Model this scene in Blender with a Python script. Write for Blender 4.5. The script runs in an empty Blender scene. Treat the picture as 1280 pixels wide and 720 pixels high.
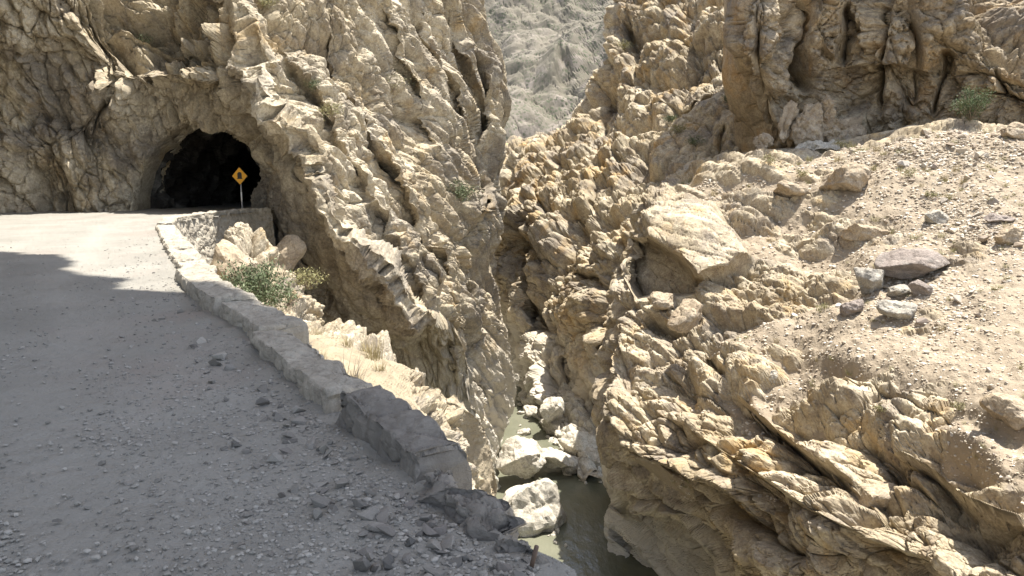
import bpy, bmesh, math, random
import numpy as np
from mathutils import Vector, Matrix
random.seed(7); RNG = np.random.default_rng(7)
R = math.radians
scene = bpy.context.scene
COL = scene.collection
f32 = np.float32

# ------------------------------------------------------------------ survey: sight lines from the road edge to points of the gorge
F = 924.0; CX, CY = 640.0, 360.0
PITCH = R(8.86); CT, ST = math.cos(PITCH), math.sin(PITCH)
EYE = 2.0
def at(u, v, D):
    """point seen along sight line (u,v) at forward distance D (metres)"""
    a = (np.asarray(u, float)-CX)/F; c = (CY-np.asarray(v, float))/F
    k = np.asarray(D, float)/(CT+ST*c)
    return np.stack([a*k, k*(CT+ST*c), EYE+k*(-ST+CT*c)], -1)
def project(P):
    x, y, z = P[..., 0], P[..., 1], P[..., 2]-EYE
    d = y*CT - z*ST; c = y*ST + z*CT
    return CX+F*x/d, CY-F*c/d, y
def ground(u, v, z=0.0):
    a = (u-CX)/F; c = (CY-v)/F
    k = (z-EYE)/(-ST+CT*c)
    return (a*k, k*(CT+ST*c))

# ------------------------------------------------------------------ noise
def h3(x, y, z, s):
    n = (x.astype(np.uint32)*np.uint32(0x9E3779B1)) ^ (y.astype(np.uint32)*np.uint32(0x85EBCA77)) ^ (z.astype(np.uint32)*np.uint32(0xC2B2AE3D)) ^ np.uint32((s*0x27D4EB2F) & 0xffffffff)
    n ^= n >> np.uint32(15); n *= np.uint32(0x2C1B3C6D); n ^= n >> np.uint32(12); n *= np.uint32(0x297A2D39); n ^= n >> np.uint32(15)
    return n
def hf(n): return (n & np.uint32(0xffffff)).astype(f32)*f32(1/16777216.)
def hsplit(n):
    return (n & np.uint32(1023)).astype(f32)*f32(1/1023.), ((n >> np.uint32(10)) & np.uint32(1023)).astype(f32)*f32(1/1023.), ((n >> np.uint32(20)) & np.uint32(1023)).astype(f32)*f32(1/1023.)
def gnoise(p, s=0):
    i = np.floor(p).astype(np.int32); q = (p-i).astype(f32)
    w = q*q*q*(q*(q*6-15)+10)
    out = np.zeros(len(p), f32)
    for dx in (0, 1):
        wx = w[:, 0] if dx else 1-w[:, 0]
        for dy in (0, 1):
            wy = wx*(w[:, 1] if dy else 1-w[:, 1])
            for dz in (0, 1):
                wz = wy*(w[:, 2] if dz else 1-w[:, 2])
                gx, gy, gz = hsplit(h3(i[:, 0]+dx, i[:, 1]+dy, i[:, 2]+dz, s))
                out += wz*((gx*2-1)*(q[:, 0]-dx)+(gy*2-1)*(q[:, 1]-dy)+(gz*2-1)*(q[:, 2]-dz))
    return out*1.6
def fbm(p, s=0, o=4, gain=.5, ridged=False):
    out = np.zeros(len(p), f32); a = 1.0; q = p.astype(f32)
    for k in range(o):
        n = gnoise(q, s+k*17)
        out += a*((1-2*np.abs(n)) if ridged else n)
        a *= gain; q = q*f32(2.03)+f32(13.7)
    return out
def voro(q, s=0, tilt=1.0, steep=4.6, r0=.36):
    """jointed rock: a pile of flat faced blocks standing at different heights (upper envelope), and how near the next block is"""
    i = np.floor(q).astype(np.int32); n = len(q)
    m1 = np.full(n, -9, f32); m2 = np.full(n, -9, f32)
    for dx in (-1, 0, 1):
        for dy in (-1, 0, 1):
            for dz in (-1, 0, 1):
                cx, cy, cz = i[:, 0]+dx, i[:, 1]+dy, i[:, 2]+dz
                hv = h3(cx, cy, cz, s); jx, jy, jz = hsplit(hv)
                ex = q[:, 0]-cx-jx; ey = q[:, 1]-cy-jy; ez = q[:, 2]-cz-jz
                g = h3(cx, cy, cz, s+101); gx, gy, gz = hsplit(g); r = hf(g ^ (hv >> np.uint32(5)))
                gx = gx*2-1; gy = gy*2-1; gz = gz*2-1
                # each block is turned a little
                ax = np.abs(ex+.45*gz*ey); ay = np.abs(ey-.45*gz*ex+.35*gx*ez); az = np.abs(ez+.45*gy*ex)
                poly = np.maximum(np.maximum(np.maximum(ax, ay), az), (ax+ay+az)*f32(.55))
                v = (r*2-1)+tilt*(gx*ex+gy*ey+gz*ez)-steep*np.maximum(poly-r0, 0)
                m2 = np.maximum(m2, np.minimum(m1, v)); m1 = np.maximum(m1, v)
    return m1-f32(.30), m1-m2
def sstep(a, b, x):
    t = np.clip((x-a)/(b-a), 0, 1); return t*t*(3-2*t)
def frame(d1, n):
    d1 = np.array(d1, float); d1 /= np.linalg.norm(d1); n = np.array(n, float); n -= d1*n.dot(d1); n /= np.linalg.norm(n)
    return np.stack([d1, np.cross(n, d1), n])          # rows: along, across, bedding normal
def displace(p, layers, fr, steps=None):
    """sum of rock layers, metres"""
    out = np.zeros(len(p), f32)
    pr = (p @ fr.T).astype(f32)
    for L in layers:
        k = L[0]
        if steps is not None:
            sz = np.array(L[1] if hasattr(L[1], '__len__') else (1e9, 1e9, L[1]*.6))
            if k == 'fbm': sz = sz*.35
            st = np.maximum(*[np.linalg.norm((q @ fr.T)/sz, axis=1) for q in steps])
            lod = (1-sstep(.22, .60, st)).astype(f32)
        else: lod = f32(1)
        if k == 'fbm':
            _, size, amp, o, sd = L
            out += lod*amp*fbm(pr/np.array(size, f32), sd, o)
        elif k == 'ridge':
            _, size, amp, o, sd = L
            out += amp*fbm(pr/np.array(size, f32), sd, o, .5, True)
        elif k == 'blk':
            _, size, amp, tilt, crack, sd = L
            w = np.stack([gnoise(p/f32(size[2]*1.3), sd+31+j) for j in range(3)], 1)*f32(.08*size[2])
            w2 = np.stack([gnoise(p/f32(size[2]*.4), sd+41+j) for j in range(3)], 1)*f32(.03*size[2])
            fine = size[2] < 1.0
            t, e = voro(((pr+w+w2)/np.array(size, f32)).astype(f32), sd, tilt*.75, 6.5 if fine else 5.5, .40 if fine else .38)
            out += lod*(amp*t*(1.25 if fine else 1.0) - 1.6*crack*np.exp(-(e/.10)**2))
        elif k == 'bed':
            _, per, amp, sd = L
            x = pr[:, 2]/per + .35*fbm(p/f32(per*5), sd, 3)
            fr_ = x-np.floor(x)
            lv = hf(h3(np.floor(x).astype(np.int32), np.zeros(len(p), np.int32), np.zeros(len(p), np.int32), sd))
            out += lod*amp*((lv*2-1)*.7 + (fr_-.5)*.9)*(.55+.45*fbm(p/f32(per*4), sd+3, 2))
    return out

# ------------------------------------------------------------------ mesh helpers
def mesh_np(name, V, Fq, mat=None, smooth=False, attrs=None):
    me = bpy.data.meshes.new(name)
    V = np.ascontiguousarray(V, f32); Fq = np.ascontiguousarray(Fq, np.int32); k = Fq.shape[1]
    me.vertices.add(len(V)); me.vertices.foreach_set('co', V.ravel())
    me.loops.add(Fq.size); me.loops.foreach_set('vertex_index', Fq.ravel())
    me.polygons.add(len(Fq)); me.polygons.foreach_set('loop_start', np.arange(0, Fq.size, k, dtype=np.int32))
    me.update(calc_edges=True); me.validate()
    if attrs:
        for an, av in attrs.items():
            A = me.attributes.new(an, 'FLOAT', 'POINT'); A.data.foreach_set('value', np.ascontiguousarray(av, f32))
    me.polygons.foreach_set('use_smooth', np.full(len(me.polygons), smooth, bool))
    if mat: me.materials.append(mat)
    return me
def link(name, me, parent=None, loc=None, rot=None, scl=None):
    o = bpy.data.objects.new(name, me); COL.objects.link(o)
    if parent is not None: o.parent = parent
    if loc is not None: o.location = loc
    if rot is not None: o.rotation_euler = rot
    if scl is not None: o.scale = (scl,)*3 if not hasattr(scl, '__len__') else scl
    return o
def tag(o, label, cat, group=None):
    o['label'] = label; o['category'] = cat
    if group: o['group'] = group
    return o
def struct(o): o['kind'] = 'structure'; return o
def empty(name, loc, rz=0):
    o = bpy.data.objects.new(name, None); COL.objects.link(o); o.location = loc; o.rotation_euler = (0, 0, rz); o.empty_display_size = .2
    return o
def grid_faces(nr, nc, keep=None):
    a = np.arange(nr*nc).reshape(nr, nc)
    q = np.stack([a[:-1, :-1], a[1:, :-1], a[1:, 1:], a[:-1, 1:]], -1).reshape(-1, 4)
    return q if keep is None else q[keep.ravel()]
def pchip(x, y, xn):
    """monotone cubic through rows y (n, m) at knots x"""
    h = np.diff(x)[:, None]; d = np.diff(y, axis=0)/h
    m = np.zeros_like(y)
    s = d[:-1]*d[1:]
    w1 = 2*h[1:]+h[:-1]; w2 = h[1:]+2*h[:-1]
    with np.errstate(all='ignore'):
        hm = (w1+w2)/(w1/d[:-1]+w2/d[1:])
    m[1:-1] = np.where(s > 0, hm, 0); m[0] = d[0]; m[-1] = d[-1]
    k = np.clip(np.searchsorted(x, xn, 'right')-1, 0, len(x)-2)
    hk = np.diff(x)[k][:, None]; t = ((xn-x[k])[:, None])/hk
    return ((1+2*t)*(1-t)**2)*y[k]+t*(1-t)**2*hk*m[k]+t*t*(3-2*t)*y[k+1]+t*t*(t-1)*hk*m[k+1]
def seg_dist(u, v, pts):
    """distance to polyline, signed side, and 0..1 parameter"""
    best = np.full(u.shape, 1e9); side = np.zeros(u.shape); par = np.zeros(u.shape); L = 0; tot = sum(math.dist(pts[i], pts[i+1]) for i in range(len(pts)-1))
    for (x0, y0), (x1, y1) in zip(pts[:-1], pts[1:]):
        dx, dy = x1-x0, y1-y0; l = math.hypot(dx, dy)
        t = np.clip(((u-x0)*dx+(v-y0)*dy)/(l*l), 0, 1)
        d = np.hypot(u-x0-t*dx, v-y0-t*dy); m = d < best
        best = np.where(m, d, best); side = np.where(m, np.sign((u-x0)*dy-(v-y0)*dx), side); par = np.where(m, (L+t*l)/tot, par)
        L += l
    return best, side, par
def poly_in(u, v, pts):
    c = np.zeros(u.shape, bool); n = len(pts)
    for i in range(n):
        x0, y0 = pts[i]; x1, y1 = pts[(i+1) % n]
        if y0 == y1: continue
        c ^= ((y0 > v) != (y1 > v)) & (u < (x1-x0)*(v-y0)/(y1-y0)+x0)
    return c
def poly_soft(u, v, pts, w):
    """1 inside, falls to 0 over w outside the outline"""
    d, _, _ = seg_dist(u, v, list(pts)+[pts[0]])
    d = np.where(poly_in(u, v, pts), -d, d)
    return 1-sstep(-w, w, d)

SHEETS = {}
def sheet(name, rows, step, layers, fr, mat, strokes=(), amp_fn=None, hole=None, soil=None, world=False, layers2=None, fr2=None, mixfn=None, wig=2.0, cden=None, rden=None, grz=None):
    """a body of rock: rows of surveyed points, smoothly joined, then broken up by joints, bedding and roughness"""
    C = np.array(rows, float)
    if world:
        u, v, y = project(C); C = np.stack([u, v, y], -1) if False else C
        UV = np.stack(project(C)[:2], -1)
    else: UV = C[..., :2]
    dr = np.maximum(np.linalg.norm(np.diff(UV, axis=0), axis=-1).mean(1), 6); dc = np.maximum(np.linalg.norm(np.diff(UV, axis=1), axis=-1).mean(0), 6)
    if world:
        dr = np.linalg.norm(np.diff(C, axis=0), axis=-1).mean(1); dc = np.linalg.norm(np.diff(C, axis=1), axis=-1).mean(0)
    if cden is not None: dc = dc*np.array(cden)
    if rden is not None: dr = dr*np.array(rden)
    kr = np.concatenate([[0], np.cumsum(dr)]); kc = np.concatenate([[0], np.cumsum(dc)])
    nr = int(kr[-1]/step)+1; nc = int(kc[-1]/step)+1
    if not world: C = np.concatenate([C[..., :2], np.log(C[..., 2:])], -1)
    A = pchip(kc, np.swapaxes(C, 0, 1).reshape(C.shape[1], -1), np.linspace(0, kc[-1], nc)).reshape(nc, C.shape[0], 3)
    A = np.swapaxes(A, 0, 1).reshape(C.shape[0], -1)
    A = pchip(kr, A, np.linspace(0, kr[-1], nr)).reshape(nr, nc, 3)
    if world: P = A; Pb = A; u, v, _ = project(P)
    else:
        u, v, D = A[..., 0], A[..., 1], np.exp(A[..., 2])
        p0 = at(u, v, D).reshape(-1, 3)
        wob = gnoise((p0/2.2).astype(f32), 91).reshape(u.shape)*wig*2.0+gnoise((p0/.9).astype(f32), 92).reshape(u.shape)*wig*.5
        wob2 = gnoise((p0/2.2).astype(f32), 93).reshape(u.shape)*wig*2.0+gnoise((p0/.9).astype(f32), 94).reshape(u.shape)*wig*.5
        Pb = at(u, v, D)
        for st in strokes:
            kind, pts, w, dD = st[:4]
            d, side, par = seg_dist(u+wob, v+wob2, pts)
            env = np.minimum(1, np.minimum(par, 1-par)*8+.15) if kind != 'area' else 1
            if kind == 'groove': D = D+dD*np.exp(-np.abs(d/w)**1.1*1.3)*env
            elif kind == 'ledge':      # sharp at the line, dying out over w on its right-hand side (looking along it, image sense)
                s = d*side*-1
                D = D+dD*env*np.where(s > 0, np.clip(1-s/w, 0, 1)*sstep(0, 5, s), 0)
            elif kind == 'area':
                D = D+dD*poly_soft(u+wob, v+wob2, pts, w)
        P = at(u, v, D)
    # smooth normals
    du = np.gradient(Pb, axis=1); dvv = np.gradient(Pb, axis=0)
    N = np.cross(dvv, du); N /= np.maximum(np.linalg.norm(N, axis=-1, keepdims=True), 1e-9)
    if N[..., 1].mean()*1 > 0 and not world: N = -N
    if world and N[..., 2].mean() < 0: N = -N
    for kk in (3, 5, 8, 8):
        Np = np.pad(N, ((kk, kk), (kk, kk), (0, 0)), 'edge'); k2 = 2*kk
        N = (Np[:-k2, kk:-kk]+Np[k2:, kk:-kk]+Np[kk:-kk, :-k2]+Np[kk:-kk, k2:]+N)/5
    N /= np.maximum(np.linalg.norm(N, axis=-1, keepdims=True), 1e-9)
    p = P.reshape(-1, 3).astype(f32)
    stp = (np.gradient(P, axis=1).reshape(-1, 3), np.gradient(P, axis=0).reshape(-1, 3))
    d = displace(p, layers, fr, stp).reshape(nr, nc)
    if layers2 is not None:
        mx = mixfn(u, v); d = d*(1-mx)+mx*displace(p, layers2, fr2, stp).reshape(nr, nc)
    if grz is not None:
        foot = np.maximum(project(P)[2], .1)/F*step
        gr = np.linalg.norm(np.gradient(P, axis=0), axis=-1)/foot; d = d*(1-.85*sstep(grz[0], grz[1], gr))
    if amp_fn is not None: d = d*amp_fn(u, v)
    sm = np.zeros((nr, nc), f32)
    if soil is not None:
        lev, rough = soil(u, v, p)
        lev = lev.reshape(nr, nc)
        ground_ = lev+rough.reshape(nr, nc)
        sm = sstep(-.06, .10, ground_-d); d = np.maximum(d, ground_)
    P = P+N*d[..., None]
    uu, vv, DD = project(P)
    SHEETS[name] = dict(P=P, N=N, u=uu, v=vv, D=DD, soil=sm, u0=u, v0=v)
    keep = None
    if hole is not None:
        inside = hole(u+wob*.6, v+wob2*.6)
        keep = ~(inside[:-1, :-1] & inside[1:, 1:] & inside[1:, :-1] & inside[:-1, 1:])
    me = mesh_np(name, P.reshape(-1, 3), grid_faces(nr, nc, keep), mat, False, {'soil': sm.ravel()})
    return struct(link(name, me))
def hit(name, u, v):
    S = SHEETS[name]
    d2 = (S['u']-u)**2+(S['v']-v)**2
    m = d2.min(); k = np.where(d2 <= max(4.0, m*1.05), S['D'], 1e9)
    j = np.unravel_index(np.argmin(k), k.shape)
    return Vector(S['P'][j]), Vector(S['N'][j]), float(S['D'][j])

# ------------------------------------------------------------------ materials
class NT:
    def __init__(self, name):
        self.m = bpy.data.materials.new(name); self.m.use_nodes = True; self.t = self.m.node_tree; self.t.nodes.clear()
        self.out = self.n('ShaderNodeOutputMaterial'); self.b = self.n('ShaderNodeBsdfPrincipled'); self.l(self.b.outputs[0], self.out.inputs[0])
        self.co = self.n('ShaderNodeTexCoord').outputs['Object']
    def n(self, ty, **kw):
        x = self.t.nodes.new(ty)
        for k, v in kw.items(): setattr(x, k, v)
        return x
    def l(self, a, b): self.t.links.new(a, b)
    def mapping(self, scale=(1, 1, 1), rot=(0, 0, 0), src=None):
        x = self.n('ShaderNodeMapping'); x.inputs['Scale'].default_value = scale; x.inputs['Rotation'].default_value = rot
        self.l(src or self.co, x.inputs['Vector']); return x.outputs[0]
    def noise(self, scale, detail=6, rough=.6, vec=None, dist=0):
        x = self.n('ShaderNodeTexNoise'); x.inputs['Scale'].default_value = scale; x.inputs['Detail'].default_value = detail; x.inputs['Roughness'].default_value = rough; x.inputs['Distortion'].default_value = dist
        self.l(vec or self.co, x.inputs['Vector']); return x.outputs['Fac']
    def ramp(self, fac, stops, interp='LINEAR'):
        x = self.n('ShaderNodeValToRGB'); x.color_ramp.interpolation = interp; e = x.color_ramp.elements
        while len(e) < len(stops): e.new(.5)
        for k, (p, c) in enumerate(stops): e[k].position = p; e[k].color = (c if len(c) == 4 else (*c, 1))
        self.l(fac, x.inputs[0]); return x.outputs[0]
    def val(self, fac, a, b, lo=0., hi=1.):
        x = self.n('ShaderNodeMapRange'); x.inputs[1].default_value = a; x.inputs[2].default_value = b; x.inputs[3].default_value = lo; x.inputs[4].default_value = hi
        self.l(fac, x.inputs[0]); return x.outputs[0]
    def mix(self, fac, a, b, mode='MIX'):
        x = self.n('ShaderNodeMix', data_type='RGBA', blend_type=mode)
        for s, val in ((0, fac), (6, a), (7, b)):
            if hasattr(val, 'is_output'): self.l(val, x.inputs[s])
            else: x.inputs[s].default_value = val if s == 0 else ((*val, 1) if len(val) == 3 else val)
        return x.outputs[2]
    def math(self, op, a, b=0.):
        x = self.n('ShaderNodeMath', operation=op)
        for s, val in ((0, a), (1, b)):
            if hasattr(val, 'is_output'): self.l(val, x.inputs[s])
            else: x.inputs[s].default_value = val
        return x.outputs[0]
    def attr(self, name): 
        x = self.n('ShaderNodeAttribute', attribute_name=name); return x.outputs['Fac']
    def bump(self, h, strength, dist, nrm=None):
        x = self.n('ShaderNodeBump'); x.inputs['Strength'].default_value = strength; x.inputs['Distance'].default_value = dist
        self.l(h, x.inputs['Height'])
        if nrm: self.l(nrm, x.inputs['Normal'])
        return x.outputs[0]
    def done(self, col, rough=.9, nrm=None, spec=.25):
        if hasattr(col, 'is_output'): self.l(col, self.b.inputs['Base Color'])
        else: self.b.inputs['Base Color'].default_value = (*col, 1)
        self.b.inputs['Roughness'].default_value = rough; self.b.inputs['Specular IOR Level'].default_value = spec
        if nrm: self.l(nrm, self.b.inputs['Normal'])
        return self.m

def rock_mat(name, base, pale, ochre, dark, S=1.0, streak=(1, 1, 1), rot=(0, 0, 0), soilc=None, bleach=None, bumpd=.05, ochre_amt=.62):
    t = NT(name)
    sv = t.mapping(streak, rot)
    big = t.noise(.16*S, 5, .6, None, .4)
    c = t.mix(t.val(big, .38, .62), base, pale)
    gv = t.noise(.24*S, 7, .66, sv, .9)
    c = t.mix(t.val(gv, .50, .61, 0, .85), c, tuple(.5*x+.5*y for x, y in zip(dark, (.30, .285, .255))))
    st = t.noise(1.1*S, 8, .68, sv, .6)
    c = t.mix(t.val(st, .42, .66, 0, .75), c, dark)
    oc = t.noise(.33*S, 6, .62, sv, 1.1)
    c = t.mix(t.val(oc, ochre_amt-.06, ochre_amt+.10, 0, .8), c, ochre)
    pl = t.noise(2.3*S, 7, .7, sv, .3)
    c = t.mix(t.val(pl, .55, .72, 0, .6), c, pale)
    fine = t.noise(8*S, 8, .78)
    c = t.mix(t.val(fine, .30, .70, .0, 1.), t.mix(1, c, (.50, .475, .45), 'MULTIPLY'), t.mix(1, c, (1.30, 1.29, 1.26), 'MULTIPLY'))
    c = t.mix(t.val(t.noise(2.6*S, 8, .75), .56, .66, 0, .45), c, t.mix(1, c, (.42, .40, .38), 'MULTIPLY'))
    vo = t.n('ShaderNodeTexVoronoi', feature='DISTANCE_TO_EDGE'); vo.inputs['Scale'].default_value = .9*S
    wv = t.n('ShaderNodeVectorMath', operation='ADD'); t.l(sv, wv.inputs[0])
    nz = t.n('ShaderNodeTexNoise'); nz.inputs['Scale'].default_value = 1.6*S; nz.inputs['Detail'].default_value = 5; t.l(t.co, nz.inputs['Vector']); t.l(nz.outputs['Color'], wv.inputs[1])
    t.l(wv.outputs[0], vo.inputs['Vector'])
    crack = t.val(vo.outputs['Distance'], 0, .035, 0, 1)
    if bleach is not None:
        sp = t.n('ShaderNodeSeparateXYZ'); t.l(t.co, sp.inputs[0])
        zz = t.math('ADD', sp.outputs[2], t.val(big, .3, .7, -2.5, 2.5))
        c = t.mix(t.val(zz, bleach[0], bleach[1], .85, 0), c, (.60, .565, .49))
    rgh = t.noise(5*S, 8, .72, sv)
    hgt = t.math('ADD', t.math('MULTIPLY', rgh, .8), t.math('MULTIPLY', t.noise(22*S, 5, .7), .35))
    hgt = t.math('ADD', hgt, t.math('MULTIPLY', crack, .30))
    if soilc is not None:
        so = t.attr('soil')
        sn = t.noise(1.2, 7, .65)
        sc = t.mix(t.val(sn, .35, .65), soilc[0], soilc[1])
        pv = t.n('ShaderNodeTexVoronoi'); pv.inputs['Scale'].default_value = 5.0; t.l(t.co, pv.inputs['Vector'])
        peb = t.val(pv.outputs['Distance'], .12, .22, 1, 0)
        sel = t.n('ShaderNodeSeparateColor'); t.l(pv.outputs['Color'], sel.inputs[0])
        peb = t.math('MULTIPLY', peb, t.val(sel.outputs[0], .62, .66))
        sc = t.mix(t.math('MULTIPLY', peb, .8), sc, t.mix(sel.outputs[1], (.50, .44, .36), (.24, .20, .17)))
        sc = t.mix(t.val(t.noise(30, 4, .7), .3, .7, 0, .5), sc, (.20, .165, .115))
        c = t.mix(so, c, sc)
        hgt = t.math('ADD', hgt, t.math('MULTIPLY', peb, .8))
    return t.done(c, .92, t.bump(hgt, .9, bumpd), .2)

TAN = dict(base=(.385, .322, .218), pale=(.56, .50, .385), ochre=(.43, .305, .15), dark=(.20, .165, .125))
M = {}
M['left'] = rock_mat('cliff_rock', **TAN, S=1.0, streak=(1, .45, .8), rot=(R(40), 0, 0), bleach=(-19, -9), bumpd=.07)
M['bore_shade'] = rock_mat('shade_dark_rock', base=(.030, .026, .022), pale=(.048, .041, .034), ochre=(.035, .028, .02), dark=(.02, .018, .016), S=1.4, bumpd=.06)  # bore rock coloured near black: the tunnel's deep shade put into the colour
M['gully'] = rock_mat('gully_rock', **TAN, S=1.5, streak=(1, .6, 1), soilc=((.27, .22, .15), (.38, .32, .22)), bumpd=.05)
M['right'] = rock_mat('slope_rock', base=(.385, .32, .215), pale=(.56, .495, .375), ochre=(.44, .305, .14), dark=(.21, .165, .12), S=1.1, streak=(1, .8, 1), rot=(0, 0, R(-14)), soilc=((.275, .222, .16), (.36, .295, .215)), bleach=(-21, -15.5), bumpd=.05)
M['crag'] = rock_mat('crag_rock', base=(.39, .325, .215), pale=(.56, .50, .38), ochre=(.45, .31, .145), dark=(.19, .15, .11), S=.7, bleach=(-21, -12), bumpd=.09, ochre_amt=.58)
M['cliff'] = rock_mat('upper_cliff_rock', base=(.34, .275, .18), pale=(.50, .43, .32), ochre=(.40, .26, .12), dark=(.17, .13, .09), S=.7, bumpd=.09, ochre_amt=.60)
M['white'] = rock_mat('bleached_rock', base=(.53, .49, .41), pale=(.64, .61, .54), ochre=(.47, .39, .28), dark=(.34, .31, .25), S=1.1, bumpd=.05, ochre_amt=.68)
M['boulder'] = rock_mat('boulder_rock', base=(.36, .29, .20), pale=(.50, .43, .33), ochre=(.42, .28, .14), dark=(.22, .17, .12), S=1.6, bumpd=.03)
M['greyrock'] = rock_mat('grey_boulder_rock', base=(.36, .33, .275), pale=(.48, .45, .385), ochre=(.38, .33, .26), dark=(.20, .19, .175), S=2.2, bumpd=.03)
M['mauve'] = rock_mat('mauve_boulder_rock', base=(.26, .22, .195), pale=(.36, .315, .28), ochre=(.29, .235, .19), dark=(.16, .135, .12), S=2.4, streak=(1, 1, 4), bumpd=.03)

def far_mat():
    t = NT('mountain_rock')
    c = t.ramp(t.noise(.012, 6, .6), [(.3, (.128, .115, .088)), (.7, (.175, .155, .122))])
    rk = t.noise(.06, 9, .75, None, .8)
    c = t.mix(t.val(rk, .5, .64, 0, .9), c, (.25, .215, .18))
    v = t.n('ShaderNodeTexVoronoi'); v.inputs['Scale'].default_value = .42; t.l(t.co, v.inputs['Vector'])
    sh = t.math('MULTIPLY', t.val(v.outputs['Distance'], .32, .42, 1, 0), t.val(t.noise(.03, 4, .6), .38, .56))
    c = t.mix(t.math('MULTIPLY', sh, .8), c, (.085, .095, .06))
    return t.done(c, .95, t.bump(t.noise(.12, 6, .7), .25, .6), .1)
M['far'] = far_mat()
def road_mat():
    t = NT('road_dust')
    c = t.ramp(t.noise(.55, 6, .62, None, .5), [(.3, (.225, .214, .186)), (.52, (.27, .257, .225)), (.72, (.32, .306, .27))])
    red = t.noise(.35, 4, .6)
    c = t.mix(t.val(red, .52, .68, 0, .45), c, (.29, .235, .20))
    pv = t.n('ShaderNodeTexVoronoi'); pv.inputs['Scale'].default_value = 42; t.l(t.co, pv.inputs['Vector'])
    sel = t.n('ShaderNodeSeparateColor'); t.l(pv.outputs['Color'], sel.inputs[0])
    mask = t.math('MULTIPLY', t.val(sel.outputs[0], .68, .82), t.val(t.noise(.9, 5, .6), .4, .6, .25, 1))
    ln = t.attr('lane'); mask = t.math('MULTIPLY', mask, t.val(ln, 0, 1, 1, .25))
    c = t.mix(t.math('MULTIPLY', ln, .6), c, (.335, .318, .28))
    peb = t.math('MULTIPLY', t.val(pv.outputs['Distance'], .25, .45, 1, 0), mask)
    c = t.mix(t.math('MULTIPLY', peb, .5), c, t.mix(sel.outputs[1], (.21, .195, .17), (.46, .43, .38)))
    c = t.mix(t.val(t.noise(60, 4, .7), .3, .7, 0, .45), c, (.2, .185, .16))
    h = t.math('ADD', t.math('MULTIPLY', peb, .7), t.math('MULTIPLY', t.noise(28, 7, .72), .7))
    return t.done(c, .95, t.bump(h, .9, .03), .15)
M['road'] = road_mat()
def conc_mat(name, a, b, s, dirt=(.20, .18, .15)):
    t = NT(name)
    c = t.mix(t.val(t.noise(s, 7, .65, None, .5), .35, .65), a, b)
    c = t.mix(t.val(t.noise(s*4, 6, .7), .52, .68, 0, .75), c, dirt)
    sv = t.mapping((3, 3, .35)); c = t.mix(t.val(t.noise(2.5, 5, .6, sv), .5, .66, 0, .5), c, dirt)
    c = t.mix(t.val(t.noise(40, 4, .7), .3, .7, 0, .4), c, (.15, .14, .12))
    h = t.math('ADD', t.math('MULTIPLY', t.noise(12, 8, .72), 1.), t.math('MULTIPLY', t.noise(60, 4, .7), .3))
    return t.done(c, .9, t.bump(h, .9, .025), .2)
M['parapet'] = conc_mat('old_masonry', (.31, .275, .22), (.42, .38, .31), 2.2, (.19, .16, .125))
M['broken'] = conc_mat('broken_masonry', (.16, .145, .125), (.24, .218, .188), 2.6, (.115, .10, .085))
M['wallconc'] = conc_mat('retaining_masonry', (.36, .32, .255), (.47, .425, .345), 1.1, (.23, .19, .14))
def stone_mat(name, cols):
    t = NT(name)
    oi = t.n('ShaderNodeObjectInfo')
    c = t.ramp(oi.outputs['Random'], [(k/(len(cols)-1), col) for k, col in enumerate(cols)])
    c = t.mix(t.val(t.noise(18, 6, .7), .3, .7, 0, .6), c, t.mix(1, c, (.55, .54, .53), 'MULTIPLY'))
    return t.done(c, .9, t.bump(t.noise(45, 6, .7), .8, .006), .2)
M['stone'] = stone_mat('loose_stone', [(.15, .14, .125), (.28, .262, .23), (.20, .18, .16), (.37, .345, .30), (.12, .115, .105)])
M['debris'] = stone_mat('slope_stone', [(.40, .33, .24), (.50, .44, .35), (.30, .24, .18), (.56, .52, .45), (.27, .22, .18), (.44, .36, .26)])
M['gravel'] = stone_mat('gravel_stone', [(.30, .275, .235), (.30, .275, .235)])
def simple(name, col, rough=.6, spec=.4, n=None):
    t = NT(name); c = t.mix(t.val(t.noise(n or 14, 5, .65), .35, .7, 0, .5), col, tuple(x*.72 for x in col))
    return t.done(c, rough, None, spec)
M['yellow'] = simple('sign_yellow', (.62, .30, .022), .45)
M['black'] = simple('sign_black', (.018, .017, .016), .5)
M['postw'] = simple('post_white', (.66, .65, .61), .5); M['rust'] = simple('rusty_steel', (.10, .065, .045), .7)
M['alu'] = simple('bare_metal', (.35, .34, .33), .45)
def leaf_mat(name, a, b):
    t = NT(name); g = t.n('ShaderNodeNewGeometry')
    c = t.mix(g.outputs['Random Per Island'], a, b)
    return t.done(c, .7, None, .25)
M['leaf'] = leaf_mat('shrub_leaf', (.072, .096, .042), (.155, .178, .098))
M['leafdark'] = leaf_mat('dark_leaf', (.055, .085, .035), (.11, .14, .06))
M['dry'] = leaf_mat('dry_grass', (.22, .175, .085), (.38, .315, .17))
M['tuft'] = leaf_mat('tuft_grass', (.16, .16, .07), (.31, .275, .13))
M['twig'] = simple('twig_bark', (.21, .165, .115), .9)
M['cactus'] = simple('cactus_skin', (.13, .15, .085), .7)
def water_mat():
    t = NT('river_water')
    c = t.mix(t.val(t.noise(.25, 4, .6), .35, .65), (.12, .122, .085), (.16, .16, .115))
    h = t.noise(1.6, 5, .6, t.mapping((1, .5, 1)))
    return t.done(c, .10, t.bump(h, .8, .10), .5)
M['water'] = water_mat()

I3 = np.eye(3)
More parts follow.
